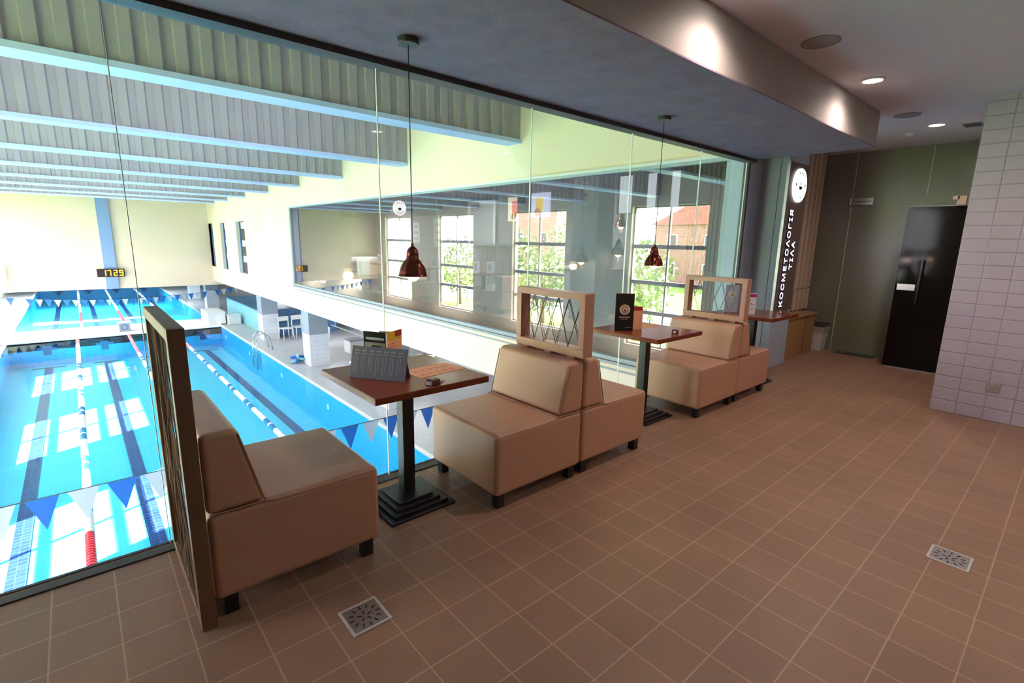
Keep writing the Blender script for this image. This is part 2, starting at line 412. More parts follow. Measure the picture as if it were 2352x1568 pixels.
def emblem(parent, o, ax, ay, R, mdisc, mink, ring=False):
    """round logo: white disc, ring lettering, little coffee cup in the middle"""
    base = frame_mat(o, ax, ay)
    n = base.to_3x3() @ Vector((0, 0, 1))
    b = MB()
    if ring:
        for rr in ((R, R*0.62),):
            pr = [(rr[0], 0), (rr[0], 0.002), (rr[1], 0.002), (rr[1], 0), (rr[0], 0)]
            b.lathe(pr, 40)
        b.disc((0, 0, 0), R*0.50, t=0.002)
    else:
        b.disc((0, 0, 0), R, n=48, t=0.003)
    b.xf(base); b.build('emblem_disc', mdisc, parent)
    up = base @ Matrix.Translation((0, 0, 0.004))
    ring_text('SMART', R*0.80 if ring else R*0.72, R*0.30, PI/2+0.9, -0.45, mink, parent, up)
    ring_text('LOUNGE', R*0.80 if ring else R*0.72, R*0.28, -PI/2-1.0, 0.40, mink, parent, up, flip=True)
    cup = MB()
    pts = [(-0.26*R, 0.02*R)] + [(0.26*R*math.cos(a), 0.02*R+0.30*R*math.sin(a)) for a in [PI+PI*k/10 for k in range(1, 10)]] + [(0.26*R, 0.02*R)]
    cup.prism(pts, 0.004, 0.006, 'Z')
    cup.prism([(-0.3*R, -0.34*R), (0.3*R, -0.34*R), (0.2*R, -0.39*R), (-0.2*R, -0.39*R)], 0.004, 0.006, 'Z')
    cup.prism([(0.0, 0.10*R), (0.06*R, 0.16*R), (0.0, 0.28*R), (-0.05*R, 0.16*R)], 0.004, 0.006, 'Z')
    cup.xf(base); cup.build('cup_symbol', mink, parent)

# ------------------------------------------------------------------ CAFE SHELL
FY = 0.8            # facade line
CX0 = -3.2; CY0 = -3.6
struct('floor', MB().box(CX0, 7.6, CY0, 0.735, -0.12, 0.0).box(CX0, 7.6, 0.735, FY+0.03, -0.12, -0.001), M['tile'])
struct('trim_1', MB().box(CX0, 5.55, 0.735, FY-0.012, 0.0, 0.007).box(CX0, 5.55, FY+0.012, FY+0.03, -0.12, 0.004), M['strip'])
struct('ceiling', MB().box(CX0, 7.6, CY0, 1.0, 2.69, 2.8), M['ceil'])
so = struct('beam_soffit', MB().box(CX0, 5.25, -0.36, FY-0.02, 2.376, 2.384), M['soffit'])
struct('beam_face', MB().box(CX0, 5.25, -0.36, FY-0.02, 2.3845, 2.689), M['beamface'])
struct('trim_2', MB().box(CX0, 5.25, FY-0.075, FY+0.03, 2.345, 2.60), M['strip'])
struct('wall_back', MB().box(CX0, 5.25, CY0-0.1, CY0, 0, 2.69), M['beigewall'])
struct('wall_left', MB().box(CX0-0.1, CX0, CY0, FY, 0, 2.69), M['greywall'])
struct('wall_right', MB().box(5.25, 7.6, CY0-0.1, -1.1, 0, 2.69), M['metro'])
wf = struct('wall_frosted', MB().box(7.5, 7.56, -1.1, 0.8, 0.0, 2.69), M['frost'])
MB().box(7.49, 7.50, 0.395, 0.40, 0, 2.69).box(7.49, 7.5, -0.40, -0.395, 2.1, 2.69).build('pane_seam', M['edge'], wf)

# facade glass panes
seams = [-3.2, -2.68, -1.53, -0.38, 0.765, 1.91, 3.055, 4.18, 5.16]
for i in range(len(seams)-1):
    o = struct('window_%d' % (i+1), MB().box(seams[i]+0.002, seams[i+1]-0.002, FY-0.005, FY+0.005, 0.004, 2.40), M['glass'])
    MB().box(seams[i+1]-0.0016, seams[i+1]+0.0016, FY-0.006, FY+0.006, 0.004, 2.39).build('glass_edge', M['edge'], o)
struct('trim_3', MB().box(5.16, 5.20, FY-0.03, FY+0.03, 0, 2.376), M['strip'])

# pillar with the cosmetology sign
pl = struct('wall_pillar', MB().box(5.20, 5.55, FY-0.01, 1.0, -3.0, 2.69).box(5.55, 6.1, 0.50, 1.0, 0, 2.69), M['blue'])
MB().box(5.5485, 5.5495, 0.585, 0.592, 0, 2.69).build('panel_joint', M['strip'], pl)

sg = thing('light_sign', 'tall brown vertical sign with glowing letters and round white emblem on the pillar', 'sign', (5.5, 0.5, 0.0))
# local: panel on the -Y face of the pillar
MB().box(0.0, 0.53, -0.03, -0.002, 0.69, 2.37).build('panel', M['signbrown'], sg)
MB().box(-0.006, 0.0, -0.032, -0.002, 0.69, 2.37).build('edge_strip', M['steel'], sg)
mt = frame_mat((0.155, -0.046, 1.30), (0, 0, 1), (-1, 0, 0))
textmesh('word_front', 'КОСМЕТОΛОГІЯ', 0.118, M['letter'], sg, mt, 0.002, spacing=1.25, bold=0.001)
textmesh('word_side', 'КОСМЕТОΛОГІЯ', 0.118, M['letterside'], sg, frame_mat((0.161, -0.038, 1.298), (0, 0, 1), (-1, 0, 0)), 0.006, spacing=1.25, bold=0.004)  # dark sides of the letters, set behind the bright fronts
textmesh('word_front', 'ТІΛΑ', 0.118, M['letter'], sg, frame_mat((0.315, -0.046, 1.34), (0, 0, 1), (-1, 0, 0)), 0.002, spacing=1.25, bold=0.001)
textmesh('word_side', 'ТІΛΑ', 0.118, M['letterside'], sg, frame_mat((0.321, -0.038, 1.338), (0, 0, 1), (-1, 0, 0)), 0.006, spacing=1.25, bold=0.004)
dsc = MB().disc((0.29, -0.05, 2.13), 0.185, 'Y', 48, 0.02).build('emblem_disc', M['disc'], sg)
base = frame_mat((0.29, -0.052, 2.13), (1, 0, 0), (0, 0, 1))
ring_text('SMART', 0.132, 0.055, PI/2+0.8, -0.4, M['menublack'], sg, base)
ring_text('LOUNGE', 0.132, 0.05, -PI/2-0.9, 0.36, M['menublack'], sg, base, flip=True)
cp = MB()
for (a_, b_) in ((0.155, 0.172), (0.408, 0.425)): MB().box(a_, b_, -0.054, -0.051, 2.115, 2.15).build('bean_symbol', M['menublack'], sg)
cp.prism([(0.25, 2.12), (0.34, 2.12), (0.325, 2.085), (0.265, 2.085)], -0.054, -0.051, 'Y')
cp.build('cup_symbol', M['menublack'], sg)
MB().prism([(0.285, 2.13), (0.30, 2.14), (0.29, 2.175), (0.282, 2.15)], -0.054, -0.051, 'Y').build('steam_symbol', M['menublack'], sg)

# slatted wood wall and plywood box behind the pillar
sw = struct('wall_slatted', MB().box(6.1, 7.5, 0.80, 0.90, 0, 2.69).box(7.3, 7.4, 0.9, 2.7, 0, 2.69), M['slatback'])
sl = MB()
x = 6.12
while x < 7.48:
    sl.box(x, x+0.075, 0.765, 0.80, 0.56, 2.69); x += 0.16
y = 0.92
while y < 2.68:
    sl.box(7.275, 7.30, y, y+0.035, 0.0, 2.69); y += 0.07
sl.build('slats', M['slat'], sw)
MB().box(6.12, 7.49, 0.765, 0.80, 0.86, 0.875).build('slat_rail', M['slat'], sw)
cb = thing('storage_box', 'low plywood storage box against the slatted wall behind the pillar', 'cabinet', (6.7, 0.66, 0))
MB().box(-0.48, 0.46, -0.12, 0.098, 0.0, 0.53).build('body', M['ply'], cb, bevel=0.004)
MB().box(-0.50, 0.48, -0.14, 0.098, 0.53, 0.555).build('top_board', M['ply'], cb, bevel=0.003)
MB().box(0.10, 0.105, -0.123, -0.12, 0.02, 0.52).build('door_gap', M['slot'], cb)

# waste bin
wb = thing('waste_bin', 'small white waste bin with a liner against the green glass wall', 'bin', (7.345, 0.585, 0))
def frustum(z0, w0, d0, z1, w1, d1, t=0.006):
    m = MB()
    o = [(-w0, -d0, z0), (w0, -d0, z0), (w0, d0, z0), (-w0, d0, z0), (-w1, -d1, z1), (w1, -d1, z1), (w1, d1, z1), (-w1, d1, z1)]
    i = [(-w1+t, -d1+t, z1), (w1-t, -d1+t, z1), (w1-t, d1-t, z1), (-w1+t, d1-t, z1), (-w0+t, -d0+t, z0+t), (w0-t, -d0+t, z0+t), (w0-t, d0-t, z0+t), (-w0+t, d0-t, z0+t)]
    m.add(o+i, [(0, 3, 2, 1), (0, 1, 5, 4), (1, 2, 6, 5), (2, 3, 7, 6), (3, 0, 4, 7), (4, 5, 9, 8), (5, 6, 10, 9), (6, 7, 11, 10), (7, 4, 8, 11),
                (8, 9, 13, 12), (9, 10, 14, 13), (10, 11, 15, 14), (11, 8, 12, 15), (12, 13, 14, 15)])
    return m
frustum(0, 0.10, 0.12, 0.34, 0.125, 0.15).build('body', M['white'], wb, bevel=0.008)
frustum(0.25, 0.1205, 0.1455, 0.345, 0.129, 0.154, 0.002).build('liner', M['liner'], wb)
frustum(0.345, 0.13, 0.155, 0.385, 0.134, 0.159, 0.012).build('rim', M['dkgrey'], wb, bevel=0.006)

# dark glass door leaf and its fittings
dr = struct('door_1', MB().box(6.94, 6.952, -0.96, -0.345, 0.012, 1.93), M['doorblk'])
MB().box(6.937, 6.955, -0.96, -0.345, 1.925, 1.935).box(6.937, 6.955, -0.96, -0.345, 0.0, 0.014).build('edge_rail', M['greyl'], dr)
h = MB().tube([(6.89, -0.575, 0.80), (6.89, -0.575, 1.32)], 0.014, 12)
h.tube([(6.89, -0.575, 0.92), (6.94, -0.575, 0.92)], 0.008).tube([(6.89, -0.575, 1.20), (6.94, -0.575, 1.20)], 0.008)
h.build('door_handle', M['dkgrey'], dr, smooth=True)
MB().box(6.934, 6.94, -0.54, -0.365, 0.955, 1.03).build('door_lock', M['steel'], dr, bevel=0.002)
f = MB().box(6.90, 6.96, -0.86, -0.78, 1.935, 2.03).box(6.90, 6.96, -0.80, -0.74, 1.99, 2.03)
f.build('pivot_fitting', M['bronze'], dr, bevel=0.003)
pf = thing('glass_clamp', 'brushed metal clamp on the green glass wall seam left of the dark door', 'clamp', (7.5, 0.27, 2.05))
MB().box(-0.025, -0.001, -0.12, 0.12, -0.045, 0.045).build('plate', M['steel'], pf, bevel=0.003)
MB().box(-0.028, -0.025, -0.10, 0.10, -0.004, 0.004).build('groove', M['dkgrey'], pf)
MB().box(-0.03, -0.001, 0.125, 0.15, -0.05, 0.05).build('end_plate', M['white'], pf)
mat_ = tag(MB().box(7.30, 7.48, -0.15, 0.30, 0.0, 0.008).build('door_mat', M['dkgrey']), 'thin dark mat strip at the foot of the green glass wall', 'mat')

# socket on the tiled wall
ou = thing('wall_socket', 'grey square socket low on the white tiled wall', 'socket', (5.25, -1.49, 0.30))
MB().box(-0.008, -0.0005, -0.045, 0.045, -0.04, 0.04).build('plate', M['greyl'], ou, bevel=0.003)
MB().box(-0.010, -0.008, -0.024, 0.024, -0.022, 0.022).build('insert', M['steel'], ou, bevel=0.002)

# ceiling fixtures
def downlight(x, y, lab):
    t = thing('downlight', lab, 'downlight', (x, y, 2.69), group='recessed ceiling downlights')
    MB().lathe([(0.062, -0.0005), (0.085, -0.0005), (0.085, -0.006), (0.066, -0.010), (0.062, -0.004)], 40).build('trim_ring', M['white'], t, smooth=True)
    MB().disc((0, 0, -0.006), 0.062, n=36, t=0.005).build('lens', M['down'], t)
    ld = bpy.data.lights.new('downlight_lamp', 'SPOT'); ld.energy = 29; ld.color = (1.0, 0.80, 0.70)
    ld.spot_size = math.radians(155); ld.spot_blend = 1.0; ld.shadow_soft_size = 0.06
    o = bpy.data.objects.new('downlight_lamp', ld); C.objects.link(o); o.parent = t; o.location = (0, 0, -0.02)
    return t
downlight(4.13, -0.57, 'bright round downlight in the ceiling beside the beam, nearer of the two in view')
downlight(6.22, -0.61, 'bright round downlight near the green glass wall, between a speaker and the vent grille')
for x in (2.07,):
    downlight(x, -0.56, 'round ceiling downlight beside the beam, out of the photograph above the camera')
for x in (2.3, 4.3):
    downlight(x, -2.3, 'round ceiling downlight over the aisle, above the right side of the photograph')
def speaker(x, y, lab):
    t = thing('ceiling_speaker', lab, 'speaker', (x, y, 2.69), group='round ceiling speakers')
    MB().lathe([(0.095, -0.0005), (0.108, -0.0005), (0.108, -0.005), (0.098, -0.008)], 40).build('rim', M['greyl'], t, smooth=True)
    MB().disc((0, 0, -0.007), 0.098, n=40, t=0.0055).build('grille', M['greyl'], t)
speaker(3.06, -0.56, 'grey round ceiling speaker, the larger-looking one nearer the camera')
speaker(5.56, -0.50, 'grey round ceiling speaker between the two bright downlights')
vg = thing('vent_grille', 'small square slatted vent grille in the ceiling by the tiled wall', 'vent', (6.43, -0.86, 2.69))
MB().box(-0.1, 0.1, -0.07, 0.07, -0.008, -0.0005).build('frame', M['greyl'], vg)
v = MB()
for k in range(8): v.box(-0.09+k*0.0235, -0.08+k*0.0235, -0.06, 0.06, -0.013, -0.008)
v.build('slats', M['dkgrey'], vg)
sd = thing('smoke_detector', 'tiny white detector on the ceiling left of the vent grille', 'detector', (6.55, -0.32, 2.69))
MB().lathe([(0.001, -0.03), (0.028, -0.028), (0.038, -0.012), (0.042, -0.0005)], 24).build('body', M['white'], sd, smooth=True)

# floor drains
def drain(x, y, rz, lab):
    t = thing('floor_drain', lab, 'drain', (x, y, 0), rz)
    fr = MB().box(-0.078, 0.078, -0.078, -0.068, 0.0, 0.004).box(-0.078, 0.078, 0.068, 0.078, 0.0, 0.004)
    fr.box(-0.078, -0.068, -0.068, 0.068, 0.0, 0.004).box(0.068, 0.078, -0.068, 0.068, 0.0, 0.004)
    fr.build('frame', M['framebright'], t)
    MB().box(-0.068, 0.068, -0.068, 0.068, 0.0, 0.002).build('cover_plate', M['steel'], t)
    s = MB()
    for ring, n, r0 in ((0, 12, 0.052), (1, 5, 0.02)):
        for k in range(n):
            a = 2*PI*k/n+0.2*ring; c, sn = math.cos(a), math.sin(a)
            mm = Matrix.Translation((c*r0, sn*r0, 0)) @ Matrix.Rotation(a, 4, 'Z')
            q = MB().box(-0.009, 0.009, -0.0028, 0.0028, 0.002, 0.0026); q.xf(mm); s.add(q.v, q.f)
    s.build('slots', M['slot'], t)
drain(0.130, -0.230, 0, 'square steel floor drain in front of the nearest booth seat')
drain(2.442, -1.658, 0, 'square steel floor drain out in the aisle at the right')

# ------------------------------------------------------------------ BOOTH SEATS
def make_sofa(label):
    D, W = 0.68, 0.655
    t = thing('booth_seat', label, 'seat', group='beige booth seats')
    MB().box(0.0, D, 0.0, W, 0.082, 0.44).build('seat', M['leather'], t, bevel=0.028, seg=4)
    MB().prism([(0.0, 0.4415), (0.205, 0.4415), (0.128, 0.757), (0.0, 0.757)], 0.0, W, 'Y').build('backrest', M['leather'], t, bevel=0.026, seg=4)
    pp = MB()
    for yy in (0.004, W-0.004):
        pp.tube([(0.20, yy, 0.447), (0.128, yy, 0.735)], 0.0035, 6)
        pp.tube([(0.012, yy, 0.441), (0.20, yy, 0.441), (0.24, yy, 0.428), (D-0.02, yy, 0.425)], 0.0032, 6)
    pp.tube([(0.207, 0.01, 0.442), (0.207, W-0.01, 0.442)], 0.003, 6)
    pp.build('piping', M['piping'], t)
    for (lx, ly) in ((0.055, 0.05), (0.055, W-0.05), (D-0.055, 0.05), (D-0.055, W-0.05)):
        MB().box(lx-0.025, lx+0.025, ly-0.025, ly+0.025, 0.0, 0.083).build('leg', M['black'], t, bevel=0.002)
    return t
W = 0.655
s0 = make_sofa('nearest beige booth seat, its back to the tall wooden screen')
s0.location = (-0.315, 0.095, 0)
dup(s0, (1.685, 0.03+W, 0), PI, 'beige booth seat facing the camera across the nearest table')
dup(s0, (1.697, 0.035, 0), 0, 'beige booth seat back to back behind the first low screen, mostly its side showing')
dup(s0, (3.925, 0.095+W, 0), PI, 'beige booth seat facing the camera across the second table')
dup(s0, (3.938, 0.10, 0), 0, 'farthest beige booth seat, behind the second low screen')

# ------------------------------------------------------------------ SCREENS
def lattice(parent, x, y0, y1, z0, z1, steps, nz, mat, r=0.0018, jit=0.0, seed=1, layers=(-0.015, 0.015)):
    """string wound zig-zag between hooks on the top and bottom rails, so neighbouring runs cross in diamonds"""
    rnd = random.Random(seed)
    for layer, dx in enumerate(layers):
        m = MB(); st = (y1-y0)/steps
        for j in range(nz):
            za = z0+(z1-z0)*j/nz; zb = z0+(z1-z0)*(j+1)/nz
            hk = [[(x+dx+rnd.uniform(-jit, jit)*0.4, min(y1, max(y0, y0+st*(i+(0.22 if layer else 0))+rnd.uniform(-jit, jit)*2)), z+rnd.uniform(-jit, jit)) for i in range(steps+1)] for z in (za, zb)]
            for ph in (0, 1):
                for i in range(steps):
                    m.tube([hk[(i+ph) % 2][i], hk[(i+1+ph) % 2][i+1]], r*(1 if layer == 0 else 0.7), 5)
        m.build('string_lattice', mat, parent)

def low_screen(x, y, label, mat):
    t = thing('partition_screen', label, 'screen', (x, y, 0.757), group='low wooden partition screens')
    H0, H1, Y1, T = 0.016, 0.402, 0.60, 0.045
    xx = 0.042
    fr = MB().box(-xx, xx, 0, Y1, H0, H0+0.050).box(-xx, xx, 0, Y1, H1-0.042, H1)
    fr.box(-xx, xx, 0, T, H0+0.05, H1-0.042).box(-xx, xx, Y1-T, Y1, H0+0.05, H1-0.042)
    fr.build('frame', M['wood'], t, bevel=0.0025)
    for yy in (0.08, 0.28, 0.50): MB().box(-0.03, 0.03, yy, yy+0.06, 0.001, H0).build('foot_block', M['wood'], t)
    lattice(t, 0, T, Y1-T, H0+0.05, H1-0.042, 5, 1, mat, r=0.0024, jit=0.004, seed=3)
    return t
low_screen(1.690, 0.018, 'low wooden screen with crossed strings on the first back-to-back booth seats', M['stringdk'])
low_screen(3.932, 0.085, 'low wooden screen with crossed strings on the second back-to-back booth seats', M['string'])

ts = thing('tall_screen', 'tall wooden screen with tangled strings standing behind the nearest booth seat', 'screen', (-0.345, 0.075, 0))
YL, ZT = 0.70, 1.15
fr = MB().box(-0.026, 0.026, 0, 0.045, 0.0, ZT).box(-0.026, 0.026, YL-0.045, YL, 0.0, ZT)
fr.box(-0.026, 0.026, 0.045, YL-0.045, ZT-0.045, ZT).box(-0.026, 0.026, 0.045, YL-0.045, 0.0, 0.045)
fr.build('frame', M['woodside'], ts, bevel=0.0025)
lattice(ts, 0, 0.045, YL-0.045, 0.045, ZT-0.045, 5, 3, M['string'], r=0.0024, jit=0.014, seed=5)
lattice(ts, 0, 0.045, YL-0.045, 0.045, ZT-0.045, 3, 2, M['stringdk'], r=0.0022, jit=0.014, seed=9)

# ------------------------------------------------------------------ TABLES
def make_table(label):
    t = thing('cafe_table', label, 'table', group='square mahogany tables between the booth seats')
    MB().box(-0.325, 0.325, -0.325, 0.325, 0.715, 0.75).build('tabletop', M['mahog'], t, bevel=0.004)
    MB().box(-0.1, 0.1, -0.1, 0.1, 0.705, 0.7148).box(-0.034, 0.034, -0.034, 0.034, 0.06, 0.705).build('pedestal', M['black'], t, bevel=0.003)
    st = MB()
    for k, h in enumerate((0.195, 0.165, 0.135, 0.105)):
        st.box(-h, h, -h, h, k*0.016, k*0.016+0.0158)
    st.build('stepped_base', M['black'], t, bevel=0.0025)
    return t
T1 = (0.70, 0.452); T2 = (2.965, 0.470); T3 = (5.0, 0.46)
t1 = make_table('nearest square dark red table, with the grey menu and chocolate tray on it'); t1.location = (T1[0], T1[1], 0)
dup(t1, (T2[0], T2[1], 0), 0, 'second square dark red table, with the tall black menu on it')
dup(t1, (4.84, 0.40, 0), 0, 'farthest square dark red table beside the blue pillar, with a white leaflet on it')

# ------------------------------------------------------------------ PENDANTS
def make_pendant(x, y, ztop, zrim, label, group, s=1.0, cat='lamp'):
    t = thing('pendant_lamp', label, cat, (x, y, ztop), group=group)
    d = ztop-zrim
    MB().lathe([(0.001, -0.028), (0.047, -0.028), (0.05, -0.022), (0.05, -0.0005), (0.001, -0.0005)], 32).build('canopy', M['strip'], t, smooth=False)
    top = -(d-0.150*s)
    MB().tube([(0, 0, -0.028), (0, 0, top+0.012*s)], 0.0026, 8).build('cord', M['black'], t)
    prof = [(0.006, 0.016), (0.007, 0.002), (0.012, -0.002), (0.022, -0.010), (0.028, -0.022), (0.031, -0.040), (0.033, -0.062), (0.036, -0.066),
            (0.046, -0.076), (0.057, -0.092), (0.065, -0.112), (0.070, -0.132), (0.0735, -0.148), (0.076, -0.150), (0.072, -0.149),
            (0.068, -0.130), (0.055, -0.095), (0.036, -0.074), (0.0, -0.066)]
    MB().lathe([(r*s, z*s+top) for r, z in prof], 40).build('lamp_shade', M['copper'], t, smooth=True)
    bl = [(0.0, -0.09), (0.016, -0.095), (0.028, -0.115), (0.033, -0.140), (0.030, -0.158), (0.018, -0.172), (0.0, -0.178)]
    MB().lathe([(r*s, z*s+top) for r, z in bl], 24).build('bulb', M['bulb'], t, smooth=True)
    ld = bpy.data.lights.new('pendant_glow', 'POINT'); ld.energy = 1.2; ld.color = (1, 0.62, 0.34); ld.shadow_soft_size = 0.03
    o = bpy.data.objects.new('pendant_glow', ld); C.objects.link(o); o.parent = t; o.location = (0, 0, top-0.20*s)
    return t
make_pendant(0.732, 0.393, 2.376, 1.269, 'copper bell pendant lamp hanging over the nearest table', 'copper pendants over the booths')
make_pendant(2.859, 0.378, 2.376, 1.283, 'copper bell pendant lamp hanging over the second table', 'copper pendants over the booths')

# ------------------------------------------------------------------ THINGS ON THE TABLES
def face_xy(p, q):
    """matrix at p, local x to q, z up"""
    p = Vector(p); q = Vector(q); ax = (q-p); ax.z = 0; ax.normalize()
    return math.atan2(ax.y, ax.x)
# grey price menu, leaning on a folded stand
a = face_xy((0.42, 0.56, 0), (0.60, 0.29, 0))
gm = thing('menu_card', 'grey landscape menu card propped up on the nearest table', 'menu', (0.435, 0.545, 0.7505), a)
tilt = MB().box(0, 0.315, -0.0015, 0.0015, 0, 0.165)
tm = Matrix.Rotation(math.radians(-16), 4, 'X'); tilt.xf(tm); tilt.build('card', M['menugrey'], gm)
ink = MB()
for cidx in range(7):
    xx = 0.018+cidx*0.041
    ink.box(xx, xx+0.026, -0.0025, -0.0016, 0.138, 0.146); ink.box(xx, xx+0.030, -0.0025, -0.0016, 0.124, 0.129)
    for k in range(2):
        lo = random.uniform(0.02, 0.06); ink.box(xx+k*0.014, xx+k*0.014+0.0045, -0.0025, -0.0016, lo, 0.114)
ink.xf(tm); ink.build('print', M['menuink'], gm)
MB().add([(0.02, 0.045, 0.148), (0.295, 0.045, 0.148), (0.295, 0.10, 0), (0.02, 0.10, 0), (0.02, 0.0465, 0.149), (0.295, 0.0465, 0.149), (0.295, 0.102, 0), (0.02, 0.102, 0)],
         [(0, 1, 2, 3), (4, 5, 6, 7), (0, 4, 7, 3), (1, 5, 6, 2), (0, 1, 5, 4)]).build('back_leg', M['menugrey'], gm)

# three-sided brochure stand behind it
bs = thing('brochure_stand', 'three-sided advert stand with a black panel and a red-topped orange panel on the nearest table', 'stand', (0.0, 0.0, 0.7505))
F = Vector((0.655, 0.560)); Lp = Vector((0.585, 0.690)); Rp = Vector((0.785, 0.628)); Bk = Vector((0.700, 0.735))
def panel(p, q, h0, h1, mat, nm, par, off=0.0):
    d = (q-p).normalized(); n = Vector((d.y, -d.x)); o = n*off
    a, b = p+o, q+o; c, e = b-n*0.0015, a-n*0.0015
    return MB().add([(a.x, a.y, h0), (b.x, b.y, h0), (b.x, b.y, h1), (a.x, a.y, h1), (e.x, e.y, h0), (c.x, c.y, h0), (c.x, c.y, h1), (e.x, e.y, h1)],
                    [(0, 1, 2, 3), (4, 5, 6, 7), (0, 1, 5, 4), (1, 2, 6, 5), (2, 3, 7, 6), (3, 0, 4, 7)]).build(nm, mat, par)
H = 0.205
panel(Lp, F, 0, H, M['menublack'], 'left_panel', bs)
panel(F+Vector((0.001, 0.0005)), Rp, 0, H, M['orange'], 'front_panel', bs)
panel(Rp, Bk, 0, H-0.02, M['woodside'], 'right_panel', bs)
dF = (Rp-F)
panel(F+dF*0.02, F+dF*0.98, H-0.050, H-0.002, M['yellow'], 'header', bs, 0.001)
panel(F+dF*0.55, F+dF*0.98, H-0.034, H-0.002, M['red'], 'header', bs, 0.002)
for k in range(4): panel(F+dF*0.12, F+dF*(0.55+0.1*(k % 2)), H-0.070-k*0.016, H-0.067-k*0.016, M['orangeink'], 'print', bs, 0.001)
dL = (F-Lp)
panel(Lp+dL*0.1, Lp+dL*0.9, H-0.045, H-0.032, M['menugrey'], 'header', bs, 0.001)
panel(Lp+dL*0.05, Lp+dL*0.95, 0.02, H-0.06, M['signbrown'], 'picture', bs, 0.0008)
panel(Lp+dL*0.35, Lp+dL*0.75, 0.02, H-0.075, M['menublack'], 'picture', bs, 0.0016)
panel(F-Vector((0.004, 0.002)), F+Vector((0.004, 0.001)), 0, H, M['white'], 'edge_fold', bs, 0.002)

def leaflet(x, y, rz, w, d, label, lines=5, z=0.7505):
    t = thing('paper_leaflet', label, 'leaflet', (x, y, z), rz)
    MB().box(-w/2, w/2, -d/2, d/2, 0, 0.0008).build('sheet', M['orange'], t)
    for j in range(2):
        m = MB()
        for k in range(lines):
            x0 = -w/2+0.03+k*(w-0.06)/lines
            for q in range(3): m.box(x0, x0+(w-0.06)/lines*0.7, -d/2+0.03+j*0.07+q*0.014, -d/2+0.036+j*0.07+q*0.014, 0.0008, 0.0011)
        m.build('print', M['orangeink'], t)
leaflet(0.855, 0.405, 0.08, 0.30, 0.185, 'salmon pink leaflet lying flat on the nearest table')
leaflet(3.13, 0.60, 0.1, 0.26, 0.185, 'salmon pink leaflet lying flat on the second table')

def choc_tray(x, y, rz, label):
    t = thing('napkin_tray', label, 'tray', (x, y, 0.7505), rz, group='small brown trays at the table edges')
    MB().prism([(-0.036, 0), (0.036, 0), (0.030, 0.026), (-0.022, 0.030), (-0.034, 0.022)], -0.022, 0.022, 'Y').build('body', M['choc'], t, bevel=0.004)
    MB().box(-0.020, 0.022, -0.012, 0.012, 0.0265, 0.031).build('content', M['copper'], t, bevel=0.002)
    MB().box(-0.0365, -0.0345, -0.012, 0.010, 0.004, 0.020).build('end_label', M['white'], t)
choc_tray(0.705, 0.172, 0.35, 'small glossy brown tray at the front edge of the nearest table')
choc_tray(3.02, 0.235, 0.35, 'small glossy brown tray at the front edge of the second table')
choc_tray(5.06, 0.22, 0.3, 'small brown tray at the front edge of the farthest table')
pr = thing('sugar_stick', 'white paper stick beside the brown tray on the nearest table', 'stick', (0.765, 0.185, 0.7505), 0.3)
MB().tube([(-0.02, 0, 0.003), (0.02, 0, 0.003)], 0.003, 8).build('wrapper', M['white'], pr)

# black tall menu on the second table
ax0 = Vector((2.690, 0.590)); ax1 = Vector((2.800, 0.500))
bm_ = thing('tall_menu', 'tall black menu with a round pink emblem standing on the second table', 'menu', (ax0.x, ax0.y, 0.7505), face_xy((ax0.x, ax0.y, 0), (ax1.x, ax1.y, 0)))
MB().box(0, 0.15, -0.008, 0.008, 0, 0.305).build('cover', M['menublack'], bm_, bevel=0.002)
emblem(bm_, (0.075, -0.0085, 0.175), (1, 0, 0), (0, 0, 1), 0.042, M['pink'], M['menublack'], ring=True)
textmesh('title', 'ЛАУНЖБАР', 0.016, M['pink'], bm_, frame_mat((0.075, -0.0095, 0.112), (1, 0, 0), (0, 0, 1)), 0.0005, bold=0.0004)
textmesh('subtitle', 'М Е Н Ю', 0.010, M['pink'], bm_, frame_mat((0.075, -0.0095, 0.096), (1, 0, 0), (0, 0, 1)), 0.0005, spacing=1.4)
MB().box(0.085, 0.135, -0.0092, -0.0085, 0.028, 0.031).build('rule', M['greyl'], bm_)
st = thing('brochure_stand', 'orange advert stand with a dark red top behind the tall black menu', 'stand', (2.865, 0.565, 0.7505), -0.6)
MB().box(0, 0.10, -0.002, 0.002, 0, 0.19).build('front_panel', M['orange'], st)
MB().box(0.0, 0.10, -0.003, -0.002, 0.155, 0.19).build('header', M['red'], st)
MB().prism([(0.10, 0.0), (0.13, 0.06), (0.128, 0.061), (0.098, 0.001)], 0, 0.165, 'Z').build('side_panel', M['beigewall'], st)
# farthest table
wl = thing('leaflet_card', 'white upright card with a magenta header on the farthest table', 'leaflet', (4.665, 0.395, 0.7505), -0.75)
MB().box(0, 0.075, -0.002, 0.002, 0, 0.215).build('card', M['white'], wl)
MB().box(0, 0.075, -0.003, -0.002, 0.175, 0.208).build('header', M['magenta'], wl)
for q_ in ((0.012, 0.018, 0.135, 0.150), (0.022, 0.030, 0.095, 0.115), (0.012, 0.06, 0.05, 0.054), (0.036, 0.062, 0.100, 0.104)):
    MB().box(q_[0], q_[1], -0.003, -0.002, q_[2], q_[3]).build('print', M['dkgrey'], wl)
dm = thing('tall_menu', 'slate menu with a white emblem on the farthest table, seen through the low screen', 'menu', (4.60, 0.62, 0.7505), -0.75)
MB().box(0, 0.14, -0.006, 0.006, 0, 0.29).build('cover', M['blue'], dm, bevel=0.002)
emblem(dm, (0.07, -0.0065, 0.19), (1, 0, 0), (0, 0, 1), 0.042, M['white'], M['dkgrey'])
textmesh('subtitle', 'МЕНЮ', 0.018, M['white'], dm, frame_mat((0.07, -0.0075, 0.125), (1, 0, 0), (0, 0, 1)), 0.0005)

